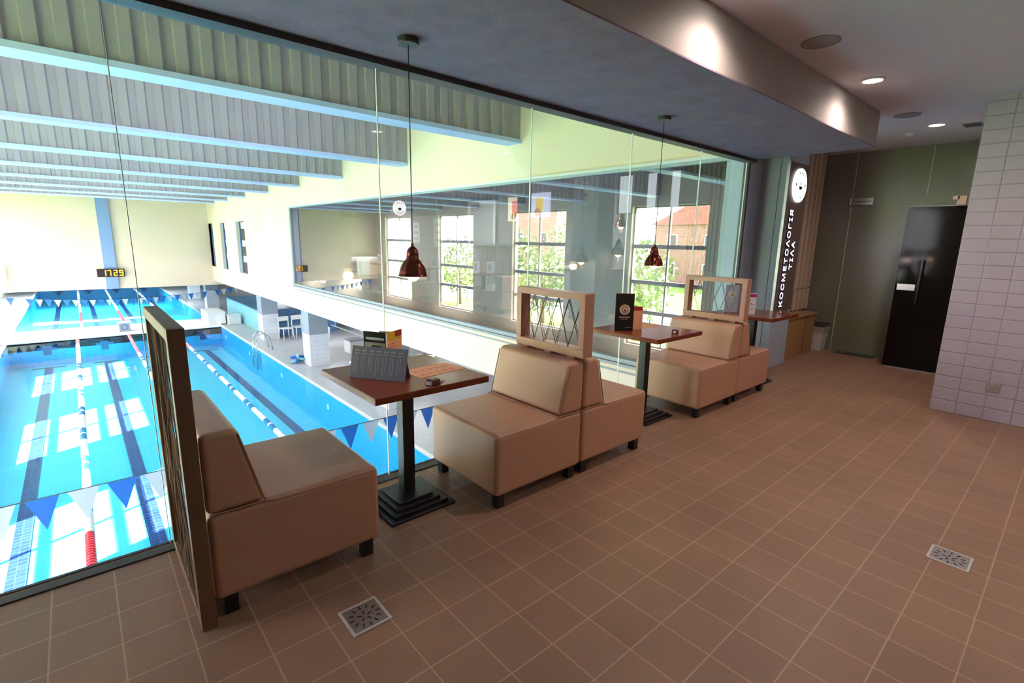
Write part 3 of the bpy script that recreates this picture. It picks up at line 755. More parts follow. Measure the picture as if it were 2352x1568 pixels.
# round emblem sticker on the facade glass
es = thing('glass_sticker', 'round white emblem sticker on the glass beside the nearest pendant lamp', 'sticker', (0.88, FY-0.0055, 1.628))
emblem(es, (0, -0.004, 0), (1, 0, 0), (0, 0, 1), 0.042, M['vinylglow'], M['dkgrey'])

# ------------------------------------------------------------------ POOL HALL
WZ, DZ = -2.985, -2.96
PX0, PX1 = -3.0, 4.50
HX0, HX1 = -4.6, 5.2
HYF = 30.3
PYA0, PYA1 = 1.4, 25.6
PYB0, PYB1 = 28.7, 52.0
FZ = -3.95
# decks (around both basins) with the concrete mass beneath
dk = MB()
dk.box(HX0-0.3, PX0-0.1, 0.6, 54, -3.2, DZ).box(PX1+0.1, 9.6, 0.6, 54, -3.2, DZ)
dk.box(PX0-0.1, PX1+0.1, 0.6, PYA0-0.1, -3.2, DZ).box(PX0-0.1, PX1+0.1, PYB1+0.1, 54, -3.2, DZ)
struct('pool_deck', dk, M['deck'])
struct('bulkhead_walkway', MB().box(HX0-0.2, PX1-0.02, PYA1, PYB0, -3.3, DZ+0.04), M['hallwhite'], bevel=0.01)
for i, (a, b) in enumerate(((PYA0, PYA1), (PYB0, PYB1))):
    bn = struct('pool_basin', MB().box(PX0, PX1, a, b, FZ-0.1, FZ), M['poolfloor'])
    MB().box(PX0-0.1, PX0, a, b, FZ, DZ-0.03).box(PX1, PX1+0.1, a, b, FZ, DZ-0.03).build('side_wall', M['poolwall'], bn)
    MB().box(PX0, PX1, a-0.1, a, FZ, DZ-0.001).box(PX0, PX1, b, b+0.1, FZ, DZ-0.001).build('end_wall', M['poolend'], bn)
    MB().box(PX0-0.1, PX0, a, b, DZ-0.029, DZ).box(PX1, PX1+0.1, a, b, DZ-0.029, DZ).build('coping', M['hallwhite'], bn)
    MB().box(PX0, PX0+0.012, a, b, DZ-0.022, DZ-0.008).box(PX1-0.012, PX1, a, b, DZ-0.022, DZ-0.008).build('edge_trim', M['pillgrey'], bn)
    for cx in (-1.86, -0.02, 1.78, 3.66):
        lm = MB().box(cx-0.125, cx+0.125, a+1.2, b-0.55, FZ+0.001, FZ+0.012)
        lm.build('lane_marking', M['lane'], bn)
        MB().box(cx-0.5, cx+0.5, b-0.56, b-0.46, FZ+0.001, FZ+0.013).box(cx-0.5, cx+0.5, a+1.1, a+1.2, FZ+0.001, FZ+0.013).build('lane_marking', M['strip'], bn)
        MB().box(cx-0.13, cx+0.13, b-0.012, b-0.001, -3.5, -3.12).box(cx-0.30, cx+0.30, b-0.014, b-0.002, -3.30, -3.20).build('wall_target', M['lane'], bn)
    for k, yy in enumerate([a+2+4.3*j for j in range(6)]):
        MB().disc((PX1-0.002, yy, -3.38), 0.09, 'X', 20, -0.012).build('pool_light', M['white'], bn)
    w = MB().add([(PX0, a, WZ), (PX1, a, WZ), (PX1, b, WZ), (PX0, b, WZ)], [(0, 1, 2, 3)]).build('pool_water', M['water'])
    tag(w, 'clear blue water of the %s pool' % ('near' if i == 0 else 'far'), 'water', kind='stuff')

# lane ropes
def rope(x, y0, y1, label, off):
    t = thing('lane_rope', label, 'lane rope', (x, y0, WZ+0.01), group='floating lane ropes')
    MB().tube([(0, 0, 0), (0, y1-y0, 0)], 0.01, 6).build('cable', M['dkgrey'], t)
    prof = []; yy = 0.1; n = 0
    while yy < y1-y0-0.1:
        prof += [(0.03, yy), (0.062, yy+0.012), (0.062, yy+0.045), (0.03, yy+0.057)]; yy += 0.075
    MB().lathe(prof, 10, axis='Y').build('floats', M['rope'], t, smooth=False)
for i, x in enumerate((-0.88, 0.85, 2.50)):
    rope(x, PYA0, PYA1, ['left lane rope in the near pool, crossing the view almost straight', 'middle lane rope in the near pool, passing behind the tall screen',
                         'right lane rope in the near pool, nearest the pillars'][i], 0)
for i, x in enumerate((-0.68, 0.98, 2.80)):
    rope(x, PYB0, PYB1, ['left lane rope in the far pool beyond the walkway', 'middle lane rope in the far pool beyond the walkway',
                         'right lane rope in the far pool beyond the walkway'][i], 0)

# pennant strings
def pennants(y, x0, x1, z0, sag, label, pitch=0.33):
    t = thing('pennant_string', label, 'bunting', (x0, y, z0), group='backstroke pennant strings')
    Ln = x1-x0
    def zz(u): return -sag*4*(u/Ln)*(1-u/Ln)
    MB().tube([(u*Ln/24, 0, zz(u*Ln/24)) for u in range(25)], 0.006, 6).build('cord', M['dkgrey'], t)
    n = int(Ln/pitch)
    for k in range(n):
        u = (k+0.15)*pitch; um = u+0.135
        o = MB().add([(u, -0.001, zz(u)), (u+0.27, -0.001, zz(u+0.27)), (um, -0.001, zz(um)-0.36),
                  (u, 0.001, zz(u)), (u+0.27, 0.001, zz(u+0.27)), (um, 0.001, zz(um)-0.36)], [(0, 1, 2), (5, 4, 3), (0, 3, 4, 1), (1, 4, 5, 2), (2, 5, 3, 0)])
        o.build('pennant', M['navy'] if k % 2 == 0 else M['pwhite'], t)
pennants(4.85, HX0, HX1, -1.245, 0.0, 'string of blue and white pennants over the near pool')
pennants(31.2, HX0, 7.2, -1.42, 0.52, 'string of blue and white pennants over the far pool')

# pool ladders
def ladder(y, label, x=0):
    t = thing('pool_ladder', label, 'ladder', (4.5+x, y, DZ), group='steel pool ladders')
    for dy in (-0.27, 0.27):
        pts = [(-0.14, dy, -0.75), (-0.13, dy, 0.15), (-0.08, dy, 0.50), (0.05, dy, 0.66), (0.22, dy, 0.66), (0.36, dy, 0.52), (0.44, dy, 0.20), (0.46, dy, 0.0)]
        MB().tube(pts, 0.022, 10).build('handrail', M['steel'], t, smooth=True)
    for k in range(3): MB().box(-0.2, -0.12, -0.25, 0.25, -0.2-0.22*k, -0.17-0.22*k).build('step', M['steel'], t)
ladder(19.2, 'curved steel ladder at the right edge of the near pool')
ladder(36.0, 'curved steel ladder at the right edge of the far pool')

# hall walls
wt = 0.30
wr = MB()
wr.box(HX1, HX1+wt, 1.0, HYF, -1.07, -0.25)                 # under the big window
wr.box(HX1, HX1+wt, 1.0, HYF, 2.47, 4.7)                    # above it
wr.box(HX1, HX1+wt, 16.6, 22.7, -0.25, 2.47).box(HX1, HX1+wt, 24.2, 26.4, -0.25, 2.47).box(HX1, HX1+wt, 27.5, 29.3, -0.25, 2.47)
wr.box(HX1, HX1+wt, 22.7, 24.2, 2.07, 2.47).box(HX1, HX1+wt, 26.4, 27.5, 2.05, 2.47).box(HX1, HX1+wt, 29.3, HYF, 2.05, 2.47)
wr.box(HX1, HX1+wt, HYF, 54, -1.07, 4.7)
struct('wall_hall_right', wr, M['cream'])
struct('wall_hall_end', MB().box(HX0, 9.6, HYF, HYF+0.3, -1.30, 4.7), M['cream'])
struct('wall_hall_column', MB().box(0.48, 0.97, HYF-0.12, HYF-0.001, -1.30, 4.7), M['bluecol'])
struct('ceiling_hall', MB().box(HX0-0.3, HX1+wt, FY, HYF, 4.7, 4.8), M['corr'])
struct('wall_hall_near', MB().box(HX0-0.3, 9.6, 0.55, FY-0.03, -3.0, -0.121).box(HX0-0.3, HX1, FY+0.031, FY+0.1, 2.55, 4.7).box(HX0-0.3, CX0, 0.7, FY+0.03, -0.12, 2.55), M['cream'])
# left wall of the hall: cream piers with tall windows to the outside
wins = [(1.2, 3.1), (6.5, 9.5), (12.8, 16.2), (19.3, 22.6), (25.7, 29.0), (33.0, 36.4), (40, 43.5)]
wl_ = MB(); yprev = 0.7
for a, b in wins:
    wl_.box(HX0-0.35, HX0, yprev, a, -2.96, 4.7); yprev = b
    wl_.box(HX0-0.35, HX0, a, b, 2.75, 4.7).box(HX0-0.35, HX0, a, b, -2.96, -2.35)
wl_.box(HX0-0.35, HX0, yprev, 54, -2.96, 4.7)
struct('wall_hall_left', wl_, M['cream'])
for i, (a, b) in enumerate(wins):
    m = MB()
    for yy in (a, (a+b)/2-0.03, b-0.06): m.box(HX0-0.22, HX0-0.14, yy, yy+0.06, -2.35, 2.75)
    for zz in (-2.35, -1.15, -0.05, 1.25, 2.69): m.box(HX0-0.23, HX0-0.13, a, b, zz, zz+(0.14 if 0 > zz > -2 or zz == 1.25 else 0.06))
    o = struct('window_%d' % (20+i), m, M['greyl'])
    MB().box(HX0-0.185, HX0-0.175, a, b, -2.35, 2.75).build('pane', M['glass'], o)
# low hall (under the upper floor on the right)
struct('wall_low_right', MB().box(9.5, 9.6, 0.8, 54, -2.96, -1.08), M['hallwhite'])
struct('ceiling_low', MB().box(HX1+wt, 9.6, 1.0, 54, -1.20, -1.08).box(HX0, HX1+wt, HYF+0.3, 54, -1.25, -1.1), M['hallwhite'])
struct('wall_low_end', MB().box(HX0-0.3, 9.6, 54, 54.1, -2.96, -1.1), M['hallwhite'])

# ceiling beams
def beam(y, label):
    t = thing('roof_beam', label, 'beam', ((HX0+HX1)/2, y, 3.02), group='deep corrugated roof beams of the pool hall')
    hw = (HX1-HX0)/2-0.002
    MB().box(-hw, hw, 0, 0.36, 0, 0.06).build('flange', M['beamblue'], t)
    prof = []; x = -hw; k = 0; p = 0.115
    while x < hw-p*2:
        prof += [(x, 0.03), (x+p*0.9, 0.03), (x+p*1.1, 0.06), (x+p*1.9, 0.06)]; x += 2*p
    prof += [(hw, 0.03)]
    n = len(prof)
    vs = [(a, b, 0.06) for a, b in prof]+[(a, b, 1.675) for a, b in prof]
    vs += [(a, 0.36-b, 0.06) for a, b in prof]+[(a, 0.36-b, 1.675) for a, b in prof]
    fs = [(i, i+1, i+1+n, i+n) for i in range(n-1)]+[(2*n+i, 3*n+i, 3*n+i+1, 2*n+i+1) for i in range(n-1)]
    MB().add(vs, fs).build('corrugated_web', M['corr'], t)
names = ['first', 'second', 'third', 'fourth', 'fifth', 'sixth', 'seventh', 'eighth']
for i, y in enumerate((4.59, 8.3, 11.85, 15.3, 18.75, 22.1, 25.3, 28.2)):
    beam(y, 'grey corrugated roof beam with a pale blue underside, %s from the cafe glass' % names[i])

# big tinted window in the hall's right wall, and the narrow ones beyond
wm = MB()
yb = [1.0, 4.2, 7.4, 10.6, 13.8, 16.6]
wm.box(HX1+0.02, HX1+0.12, 1.0, 16.6, -0.25, -0.19).box(HX1+0.02, HX1+0.12, 1.0, 16.6, 2.40, 2.47)
wm.box(HX1+0.02, HX1+0.12, 16.54, 16.6, -0.19, 2.40).box(HX1+0.02, HX1+0.12, 1.0, 1.06, -0.19, 2.40)
o = struct('window_9', wm, M['frameg'])
MB().box(HX1+0.055, HX1+0.063, 1.06, 16.54, -0.19, 2.40).build('pane', M['hallglass'], o)
MB().box(HX1-0.03, HX1+0.02, 1.0, 16.6, -0.29, -0.25).box(HX1-0.02, HX1, 1.0, 16.6, -0.38, -0.355).build('sill', M['greyl'], o)
MB().box(HX1-0.03, HX1+0.02, 1.0, 16.6, 2.43, 2.47).build('head_trim', M['white'], o)
for i, (a, b) in enumerate(((22.7, 24.2), (26.4, 27.5), (29.3, HYF))):
    m = MB().box(HX1+0.12, HX1+0.2, a, a+0.08, -0.25, 2.05).box(HX1+0.12, HX1+0.2, b-0.08, b, -0.25, 2.05)
    o = struct('window_%d' % (10+i), m, M['bluecol'])
    MB().box(HX1+0.15, HX1+0.16, a, b, -0.25, 2.06).build('pane', M['hallglass'], o)
    q = MB()
    for zz in (0.25, 0.95, 1.75): q.box(HX1+0.13, HX1+0.145, a+0.35, b-0.35, zz, zz+0.28)
    q.build('notice', M['white'], o)

# digital clock on the end wall column
ck = thing('digital_clock', 'black digital clock showing 17 29 on the blue column of the end wall', 'clock', (0.73, HYF-0.13, -0.50))
MB().box(-0.56, 0.54, -0.08, -0.001, -0.20, 0.20).build('case', M['ledoff'], ck, bevel=0.01)
SEG = {'1': 'bc', '7': 'abc', '2': 'abged', '9': 'abcdfg'}
sgm = MB()
def digit(ch, x, z, w, h, tk):
    D = {'a': (x, x+w, z+h-tk, z+h), 'g': (x, x+w, z+h/2-tk/2, z+h/2+tk/2), 'd': (x, x+w, z, z+tk),
         'b': (x+w-tk, x+w, z+h/2, z+h), 'c': (x+w-tk, x+w, z, z+h/2), 'f': (x, x+tk, z+h/2, z+h), 'e': (x, x+tk, z, z+h/2)}
    for s_ in SEG[ch]:
        q = D[s_]; sgm.box(q[0], q[1], -0.088, -0.081, q[2], q[3])
for ch, x in (('1', -0.36), ('7', -0.16), ('2', 0.09), ('9', 0.32)): digit(ch, x, -0.14, 0.155, 0.28, 0.036)
sgm.build('digits', M['led'], ck)

# white rounded shower-head shaped board at the far left of the end wall
bb = thing('wall_board', 'white board hung on the end wall of the pool hall at the far left', 'board', (-3.40, HYF-0.02, -0.45))
MB().box(-0.5, 0.42, -0.30, -0.26, -0.55, 0.55).build('board', M['white'], bb, bevel=0.01)
MB().box(-0.1, 0.0, -0.26, 0.0, 0.1, 0.2).box(-0.1, 0.0, -0.26, 0.0, -0.3, -0.2).build('bracket', M['greyl'], bb)

# pillars under the upper floor
def pillar(x, y, i):
    o = struct('pillar', MB().box(x, x+0.65, y, y+0.7, DZ, -1.86), M['pilltile'])
    MB().box(x+0.002, x+0.648, y+0.002, y+0.698, -1.86, -1.08).build('upper_band', M['pillgrey'], o)
for i, y in enumerate((3.9, 9.6, 15.3, 21.0, 33.0, 39.0)): pillar(5.2, y, i)

# raised mosaic basin and ledges beyond the pillars
mbn = thing('mosaic_basin', 'raised turquoise mosaic basin wall with dark blue rim behind the first far pillar', 'basin', (5.6, 22.4, DZ))
MB().box(0, 1.9, 0, 7.2, 0, 0.98).build('wall', M['turq'], mbn)
MB().box(-0.04, 1.94, -0.04, 7.24, 0.98, 1.03).build('rim', M['mosaic'], mbn)
bl = thing('mosaic_bench', 'blue mosaic bench with a tall back behind the white chairs', 'bench', (5.9, 21.45, DZ))
MB().box(0, 2.7, 0, 0.5, 0.0, 0.5).build('seat', M['mosaicv'], bl)
MB().box(0, 2.7, 0.5, 0.72, 0.0, 1.15).build('backrest', M['mosaicv'], bl)
bx = thing('white_crate', 'large white box on the deck where the walkway meets the right edge', 'box', (4.45, 27.2, DZ+0.04))
MB().box(-0.38, 0.38, -0.9, 0.9, 0, 0.55).build('body', M['white'], bx, bevel=0.02); MB().box(-0.40, 0.40, -0.92, 0.92, 0.55, 0.60).build('lid', M['white'], bx, bevel=0.01)
bx2 = thing('white_crate', 'smaller white box on the deck beside the turquoise basin wall', 'box', (5.18, 26.4, DZ))
MB().box(-0.28, 0.28, -0.4, 0.4, 0, 0.42).build('body', M['white'], bx2, bevel=0.02); MB().box(-0.30, 0.30, -0.42, 0.42, 0.42, 0.46).build('lid', M['white'], bx2, bevel=0.01)
sb = thing('start_block', 'small grey starting cube with an emblem on the white walkway', 'starting block', (0.78, 26.6, DZ+0.04))
MB().box(-0.2, 0.2, -0.22, 0.22, 0, 0.38).build('body', M['pillgrey'], sb, bevel=0.02)
MB().lathe([(0.10, -0.003), (0.13, -0.003), (0.13, 0.0), (0.10, 0.0), (0.10, -0.003)], 24, (0, -0.222, 0.2), 'Y').build('emblem', M['navy'], sb)
MB().box(-0.24, 0.24, -0.25, 0.25, 0.38, 0.42).build('top', M['white'], sb, bevel=0.01)

# white plastic chairs
def make_chair(label):
    t = thing('plastic_chair', label, 'chair', group='white plastic chairs by the mosaic bench')
    MB().box(-0.2, 0.2, -0.2, 0.2, 0.42, 0.45).build('seat', M['white'], t, bevel=0.012)
    b = MB().box(-0.2, 0.2, 0.17, 0.2, 0.68, 0.84).box(-0.2, -0.165, 0.17, 0.2, 0.45, 0.68).box(0.165, 0.2, 0.17, 0.2, 0.45, 0.68)
    b.build('backrest', M['white'], t, bevel=0.01)
    for sx in (-1, 1):
        for sy in (-1, 1):
            MB().tube([(sx*0.17, sy*0.17, 0.43), (sx*0.2, sy*0.21, 0)], [0.02, 0.014], 8).build('leg', M['white'], t, smooth=True)
    return t
c0 = make_chair('white plastic chair by the mosaic bench, left one of the pair beside the pillar'); c0.location = (5.98, 20.5, DZ); c0.rotation_euler = (0, 0, 0.15); c0.scale = (1.15, 1.15, 1.2)
dup(c0, (6.55, 20.6, DZ), 0.1, 'white plastic chair by the mosaic bench, right one of the pair')
dup(c0, (5.75, 34.2, DZ), 2.0, 'white plastic chair at the side of the far pool, nearer one')
dup(c0, (5.85, 35.4, DZ), 2.0, 'white plastic chair at the side of the far pool, farther one')
bn = thing('waste_bin', 'white bin standing right of the white chairs near the pillar', 'bin', (7.15, 19.4, DZ))
frustum(0, 0.2, 0.2, 0.6, 0.24, 0.24).build('body', M['white'], bn, bevel=0.02)
hb = thing('storage_chest', 'white chest with a grey lid on the lower deck past the second pillar', 'chest', (7.35, 16.6, DZ))
MB().box(-0.3, 0.3, -0.3, 0.3, 0, 0.48).build('body', M['white'], hb, bevel=0.015); MB().box(-0.32, 0.32, -0.32, 0.32, 0.48, 0.52).build('lid', M['pillgrey'], hb)
dd = struct('door_2', MB().box(9.44, 9.499, 22.6, 23.5, DZ, -1.3), M['greyl'])
for i, (y) in enumerate((10.3, 14.4)):
    struct('door_%d' % (3+i), MB().box(9.44, 9.499, y, y+0.9, DZ, -1.25), M['greyl'])
tp = thing('equipment_bundle', 'bundle of blue swim toys at the foot of the second pillar', 'swim toys', (5.02, 16.1, DZ))
for k in range(5):
    a = k*1.1
    MB().tube([(-0.25*math.cos(a), -0.25*math.sin(a), 0.05+0.05*k), (0.25*math.cos(a), 0.25*math.sin(a), 0.08+0.05*k)], 0.05, 8).build('foam_roll', M['navy'] if k % 2 else M['turq'], tp, smooth=True)
def lounger(x, y, label):
    t = thing('sun_lounger', label, 'lounger', (x, y, DZ), 0.6, group='white plastic loungers on the lower deck')
    MB().prism([(-0.9, 0.28), (0.3, 0.28), (0.8, 0.62), (0.78, 0.66), (0.28, 0.33), (-0.9, 0.33)], -0.3, 0.3, 'Y').build('bed', M['white'], t, bevel=0.01)
    for sx in (-0.75, 0.35):
        for sy in (-0.26, 0.22): MB().box(sx, sx+0.05, sy, sy+0.05, 0, 0.285).build('leg', M['white'], t)
lounger(6.9, 14.2, 'white plastic lounger on the lower deck near the second pillar')
lounger(7.2, 11.6, 'white plastic lounger on the lower deck nearer the cafe')
hv = thing('shower_rail', 'grey rail fixed under the upper floor past the second pillar', 'rail', (5.50, 14.0, -1.35))
MB().tube([(0, 0, 0), (0, -3.6, 0)], 0.02, 8).build('pipe', M['greyl'], hv); MB().tube([(0, -3.7, 0), (0, -3.5, 0)], 0.07, 12).build('end_cap', M['dkgrey'], hv)
for y_ in (-0.3, -3.2): MB().tube([(0, y_, 0), (0, y_, 0.15)], 0.012, 6).build('hanger', M['greyl'], hv)

# ------------------------------------------------------------------ ROOM BEHIND THE TINTED WINDOW
RX0, RX1 = HX1+wt, 10.2
struct('floor_room', MB().box(RX0, RX1, 1.0, 31.0, -1.07, 0.0), M['roomfloor'])
struct('ceiling_room', MB().box(RX0, RX1, 1.0, 31.0, 2.69, 2.78), M['soffit'])
struct('wall_room_back', MB().box(RX1, RX1+0.1, 1.0, 31.0, 0, 2.69), M['beigewall'])
struct('wall_room_end', MB().box(RX0, RX1, 31.0, 31.1, 0, 2.69), M['beigewall'])
struct('wall_room_side', MB().box(7.4, RX1, 2.7, 2.75, 0, 2.69), M['greywall'])
# more booth seats and tables along that window
for i, (y, rz, lab) in enumerate(((5.7, PI/2, 'first'), (7.75, -PI/2, 'second'), (7.95, PI/2, 'third'), (10.0, -PI/2, 'fourth'), (10.2, PI/2, 'fifth'), (12.3, -PI/2, 'sixth'))):
    xx = 5.75 if rz < 0 else 5.75+0.655
    dup(s0, (xx, y, 0), rz, 'pale booth seat behind the tinted window, %s along it from the cafe glass' % lab, 'booth seats behind the tinted window')
for i, (y, lab) in enumerate(((6.75, 'nearest'), (9.0, 'middle'), (11.3, 'farthest'))):
    dup(t1, (6.1, y, 0), 0, 'dark table between booth seats behind the tinted window, %s of them' % lab, 'tables behind the tinted window')
    for k, (dx, dy) in enumerate(((0.12, -0.1), (-0.1, 0.12))):
        t = thing('menu_card', '%s standing menu card on the %s table behind the tinted window' % (('left', 'right')[k], lab), 'menu', (6.1+dx, y+dy, 0.7505), -0.9+k, group='standing menu cards behind the tinted window')
        MB().box(-0.09, 0.09, -0.003, 0.003, 0, 0.25).build('card', M['white'], t)
        MB().box(-0.06, 0.02, -0.004, -0.003, 0.05, 0.2).build('picture', M['greyl'], t)
lt = thing('drum_lamp', 'white drum-shaped lamp standing behind the far part of the tinted window', 'lamp', (7.0, 14.4, 0))
MB().lathe([(0.001, 0), (0.28, 0), (0.28, 0.03), (0.03, 0.04), (0.02, 0.36), (0.001, 0.36)], 24).build('base', M['greyl'], lt, smooth=True)
MB().lathe([(0.5, 0.34), (0.52, 0.34), (0.52, 0.80), (0.5, 0.80), (0.5, 0.34)], 40).build('shade', M['white'], lt, smooth=True)
fn = thing('wood_partition', 'waist-high pale plank partition behind the tinted window', 'partition', (7.4, 8.15, 0))
m = MB()
for k in range(16): m.box(-0.012, 0.012, -0.85+k*0.107, -0.85+k*0.107+0.09, 0.35, 1.30)
m.build('planks', M['curtain'], fn); MB().box(-0.03, 0.03, -0.87, 0.87, 1.30, 1.36).box(-0.02, 0.02, -0.87, 0.87, 0.95, 0.99).build('rail', M['greyl'], fn)
MB().box(-0.02, 0.02, -0.87, -0.82, 0, 1.3).box(-0.02, 0.02, 0.82, 0.87, 0, 1.3).build('post', M['greyl'], fn)
def tv(x, y0, y1, z0, z1, lab):
    t = thing('hanging_screen', lab, 'television', (x, (y0+y1)/2, (z0+z1)/2), group='dark screens hung behind the tinted window')
    MB().box(-0.03, 0.03, (y0-y1)/2, (y1-y0)/2, (z0-z1)/2, (z1-z0)/2).build('panel', M['dkgrey'], t, bevel=0.005)
    MB().tube([(0.0, 0, (z1-z0)/2), (0.0, 0, 2.69-(z0+z1)/2)], 0.02, 8).build('mount', M['greyl'], t)
tv(7.4, 10.6, 12.0, 2.12, 2.62, 'dark television hung behind the tinted window, right of the round sticker')
tv(7.4, 16.3, 17.5, 2.20, 2.62, 'dark television hung behind the far end of the tinted window')
struct('pillar_room', MB().box(7.3, 7.5, 6.78, 7.04, 0, 2.69), M['dkgrey'])
ft = struct('door_6', MB().box(8.4, 8.5, 9.2, 9.3, 0, 2.55).box(8.4, 8.5, 10.4, 10.5, 0, 2.55).box(8.4, 8.5, 9.3, 10.4, 2.45, 2.55), M['white'])
MB().box(8.44, 8.46, 9.3, 10.4, 0.0, 2.45).build('leaf', M['greyl'], ft)
struct('wall_room_inner', MB().box(8.5, 8.6, 2.75, 9.2, 0, 2.69).box(8.5, 8.6, 10.5, 31, 0, 2.69), M['greywall'])
def poster(y0, y1, z0, z1, bg, fg, lab):
    t = thing('drink_poster', lab, 'poster', (8.48, (y0+y1)/2, (z0+z1)/2), group='bright drink posters behind the tinted window')
    MB().box(-0.03, 0.018, (y0-y1)/2, (y1-y0)/2, (z0-z1)/2, (z1-z0)/2).build('lightbox', bg, t)
    w = (y1-y0)*0.22; hh = (z1-z0)*0.33
    MB().prism([(-w, hh), (w, hh), (w*0.7, -hh), (-w*0.7, -hh)], -0.036, -0.031, 'X').build('glass_picture', fg, t)
    MB().disc((-0.036, w*0.4, -hh*0.9), w*0.7, 'X', 20, 0.004).build('fruit_picture', M['red'], t)
M['poster1'] = pmat('poster_cream', (0.9, 0.8, 0.6), 0.5, emit=(1, 0.85, 0.6), estr=0.9)
M['poster2'] = pmat('poster_lilac', (0.7, 0.7, 0.95), 0.5, emit=(0.7, 0.72, 1), estr=0.9)
M['drinkred'] = pmat('drink_red', (0.9, 0.12, 0.06), 0.5, emit=(1, 0.12, 0.05), estr=0.8)
M['drinkyel'] = pmat('drink_yellow', (0.95, 0.65, 0.02), 0.5, emit=(1, 0.65, 0.02), estr=0.8)
poster(8.15, 8.72, 1.96, 2.58, M['poster1'], M['drinkred'], 'bright poster of a red drink glass behind the tinted window')
poster(7.15, 7.85, 2.04, 2.64, M['poster2'], M['drinkyel'], 'bright poster of a yellow drink glass behind the tinted window')
for i, (y, zr, x) in enumerate(((4.30, 1.75, 7.6), (3.72, 1.24, 6.8), (4.10, 1.10, 6.25))):
    make_pendant(x, y, 2.69, zr, 'copper pendant lamp behind the tinted window, %s of three' % ('highest', 'middle', 'lowest')[i], 'pendants behind the tinted window', s=1.75)
hp = thing('menu_lightbox', 'dark hanging panel with white lit fields behind the tinted window', 'panel', (6.7, 2.85, 2.28))
MB().box(-0.04, 0.04, -0.85, 0.85, -0.34, 0.32).build('housing', M['signbrown'], hp)
M['lit'] = pmat('lit_field', (1, 1, 1), 0.5, emit=(0.95, 0.97, 1), estr=0.8)
q = MB()
for (a, b) in ((0.55, 0.80), (0.08, 0.24), (-0.34, -0.20)): q.box(-0.046, -0.041, a, b, -0.33, 0.28)
q.build('lit_field', M['lit'], hp)
for yy in (-0.7, 0.7): MB().tube([(0, yy, 0.32), (0, yy, 0.409)], 0.01, 6).build('hanger', M['greyl'], hp)
cl_ = struct('pillar_room', MB().box(6.5, 6.95, 3.98, 4.58, 0, 2.69), M['blue'])
em = thing('wall_emblem', 'large pale round emblem on the grey pillar behind the tinted window', 'emblem', (6.498, 4.28, 2.30))
emblem(em, (0, 0, 0), (0, -1, 0), (0, 0, 1), 0.20, M['white'], M['dkgrey'], ring=True)
for i, (y0, y1, z0, z1) in enumerate(((11.1, 11.6, 1.2, 2.1), (12.0, 12.5, 1.2, 2.1), (13.4, 13.9, 1.3, 2.0))):
    t = thing('menu_board', 'pale wall board with grey print behind the tinted window, %s from the door frame' % ('first', 'second', 'third')[i], 'board', (8.502, (y0+y1)/2, (z0+z1)/2), group='wall boards behind the tinted window')
    MB().box(-0.03, 0, (y0-y1)/2, (y1-y0)/2, (z0-z1)/2, (z1-z0)/2).build('board', M['white'], t)
    for k in range(3): MB().box(-0.034, -0.0305, (y0-y1)/2+0.08, (y1-y0)/2-0.08, (z1-z0)*(0.3-0.28*k)-0.05, (z1-z0)*(0.3-0.28*k)+0.03).build('print', M['greyl'], t)
ct = thing('service_counter', 'service counter with a pale top behind the tinted window', 'counter', (7.75, 5.2, 0))
MB().box(-0.3, 0.3, -0.75, 0.75, 0, 0.88).build('body', M['greyl'], ct); MB().box(-0.33, 0.33, -0.78, 0.78, 0.88, 0.92).build('worktop', M['beigewall'], ct)
cm = thing('coffee_machine', 'steel coffee machine on the counter behind the tinted window', 'coffee machine', (7.75, 5.0, 0.9205))
MB().box(-0.2, 0.2, -0.3, 0.3, 0.0, 0.06).box(-0.02, 0.2, -0.3, 0.3, 0.06, 0.3).box(-0.2, 0.2, -0.3, 0.3, 0.3, 0.42).build('body', M['steel'], cm, bevel=0.01)
MB().tube([(-0.1, -0.1, 0.3), (-0.1, -0.1, 0.22)], 0.03, 12).tube([(-0.1, 0.1, 0.3), (-0.1, 0.1, 0.22)], 0.03, 12).build('group_head', M['dkgrey'], cm)

# ------------------------------------------------------------------ OUTSIDE (seen mirrored in the tinted window)
struct('ground', MB().box(-80, HX0-0.4, -40, 90, -3.4, -3.1), M['grass'])
struct('road', MB().box(-17, -12, -40, 90, -3.1, -3.07), M['road'])
def house(x, y, w, d, h, roof, lab, rmat):
    t = thing('house', lab, 'house', (x, y, -3.1), group='houses outside the pool hall')
    MB().box(-d, 0, -w/2, w/2, 0, h).build('wall', M['brick'], t)
    MB().prism([(-w/2-0.4, h), (w/2+0.4, h), (0, h+roof)], -d-0.3, 0.3, 'X').build('roof', rmat, t)
    for k in range(3):
        yy = -w/2+w*(k+0.5)/3
        for zz in (1.0, 4.0):
            if zz+1.5 < h:
                f = MB().box(0.0, 0.06, yy-0.6, yy+0.6, zz, zz+1.5).build('window', M['white'], t)
                MB().box(0.06, 0.08, yy-0.5, yy+0.5, zz+0.1, zz+1.4).build('pane', M['dkgrey'], f)
house(-48, 2, 10, 8, 5.5, 3, 'red brick house with a teal roof, nearest outside the hall windows', M['roof'])
house(-38, 24, 13, 8, 6.5, 3.2, 'long red brick house with a red roof outside the hall windows', M['roofred'])
house(-30, 44, 12, 9, 9.5, 2.5, 'tall red brick block outside the far hall windows', M['roofred'])
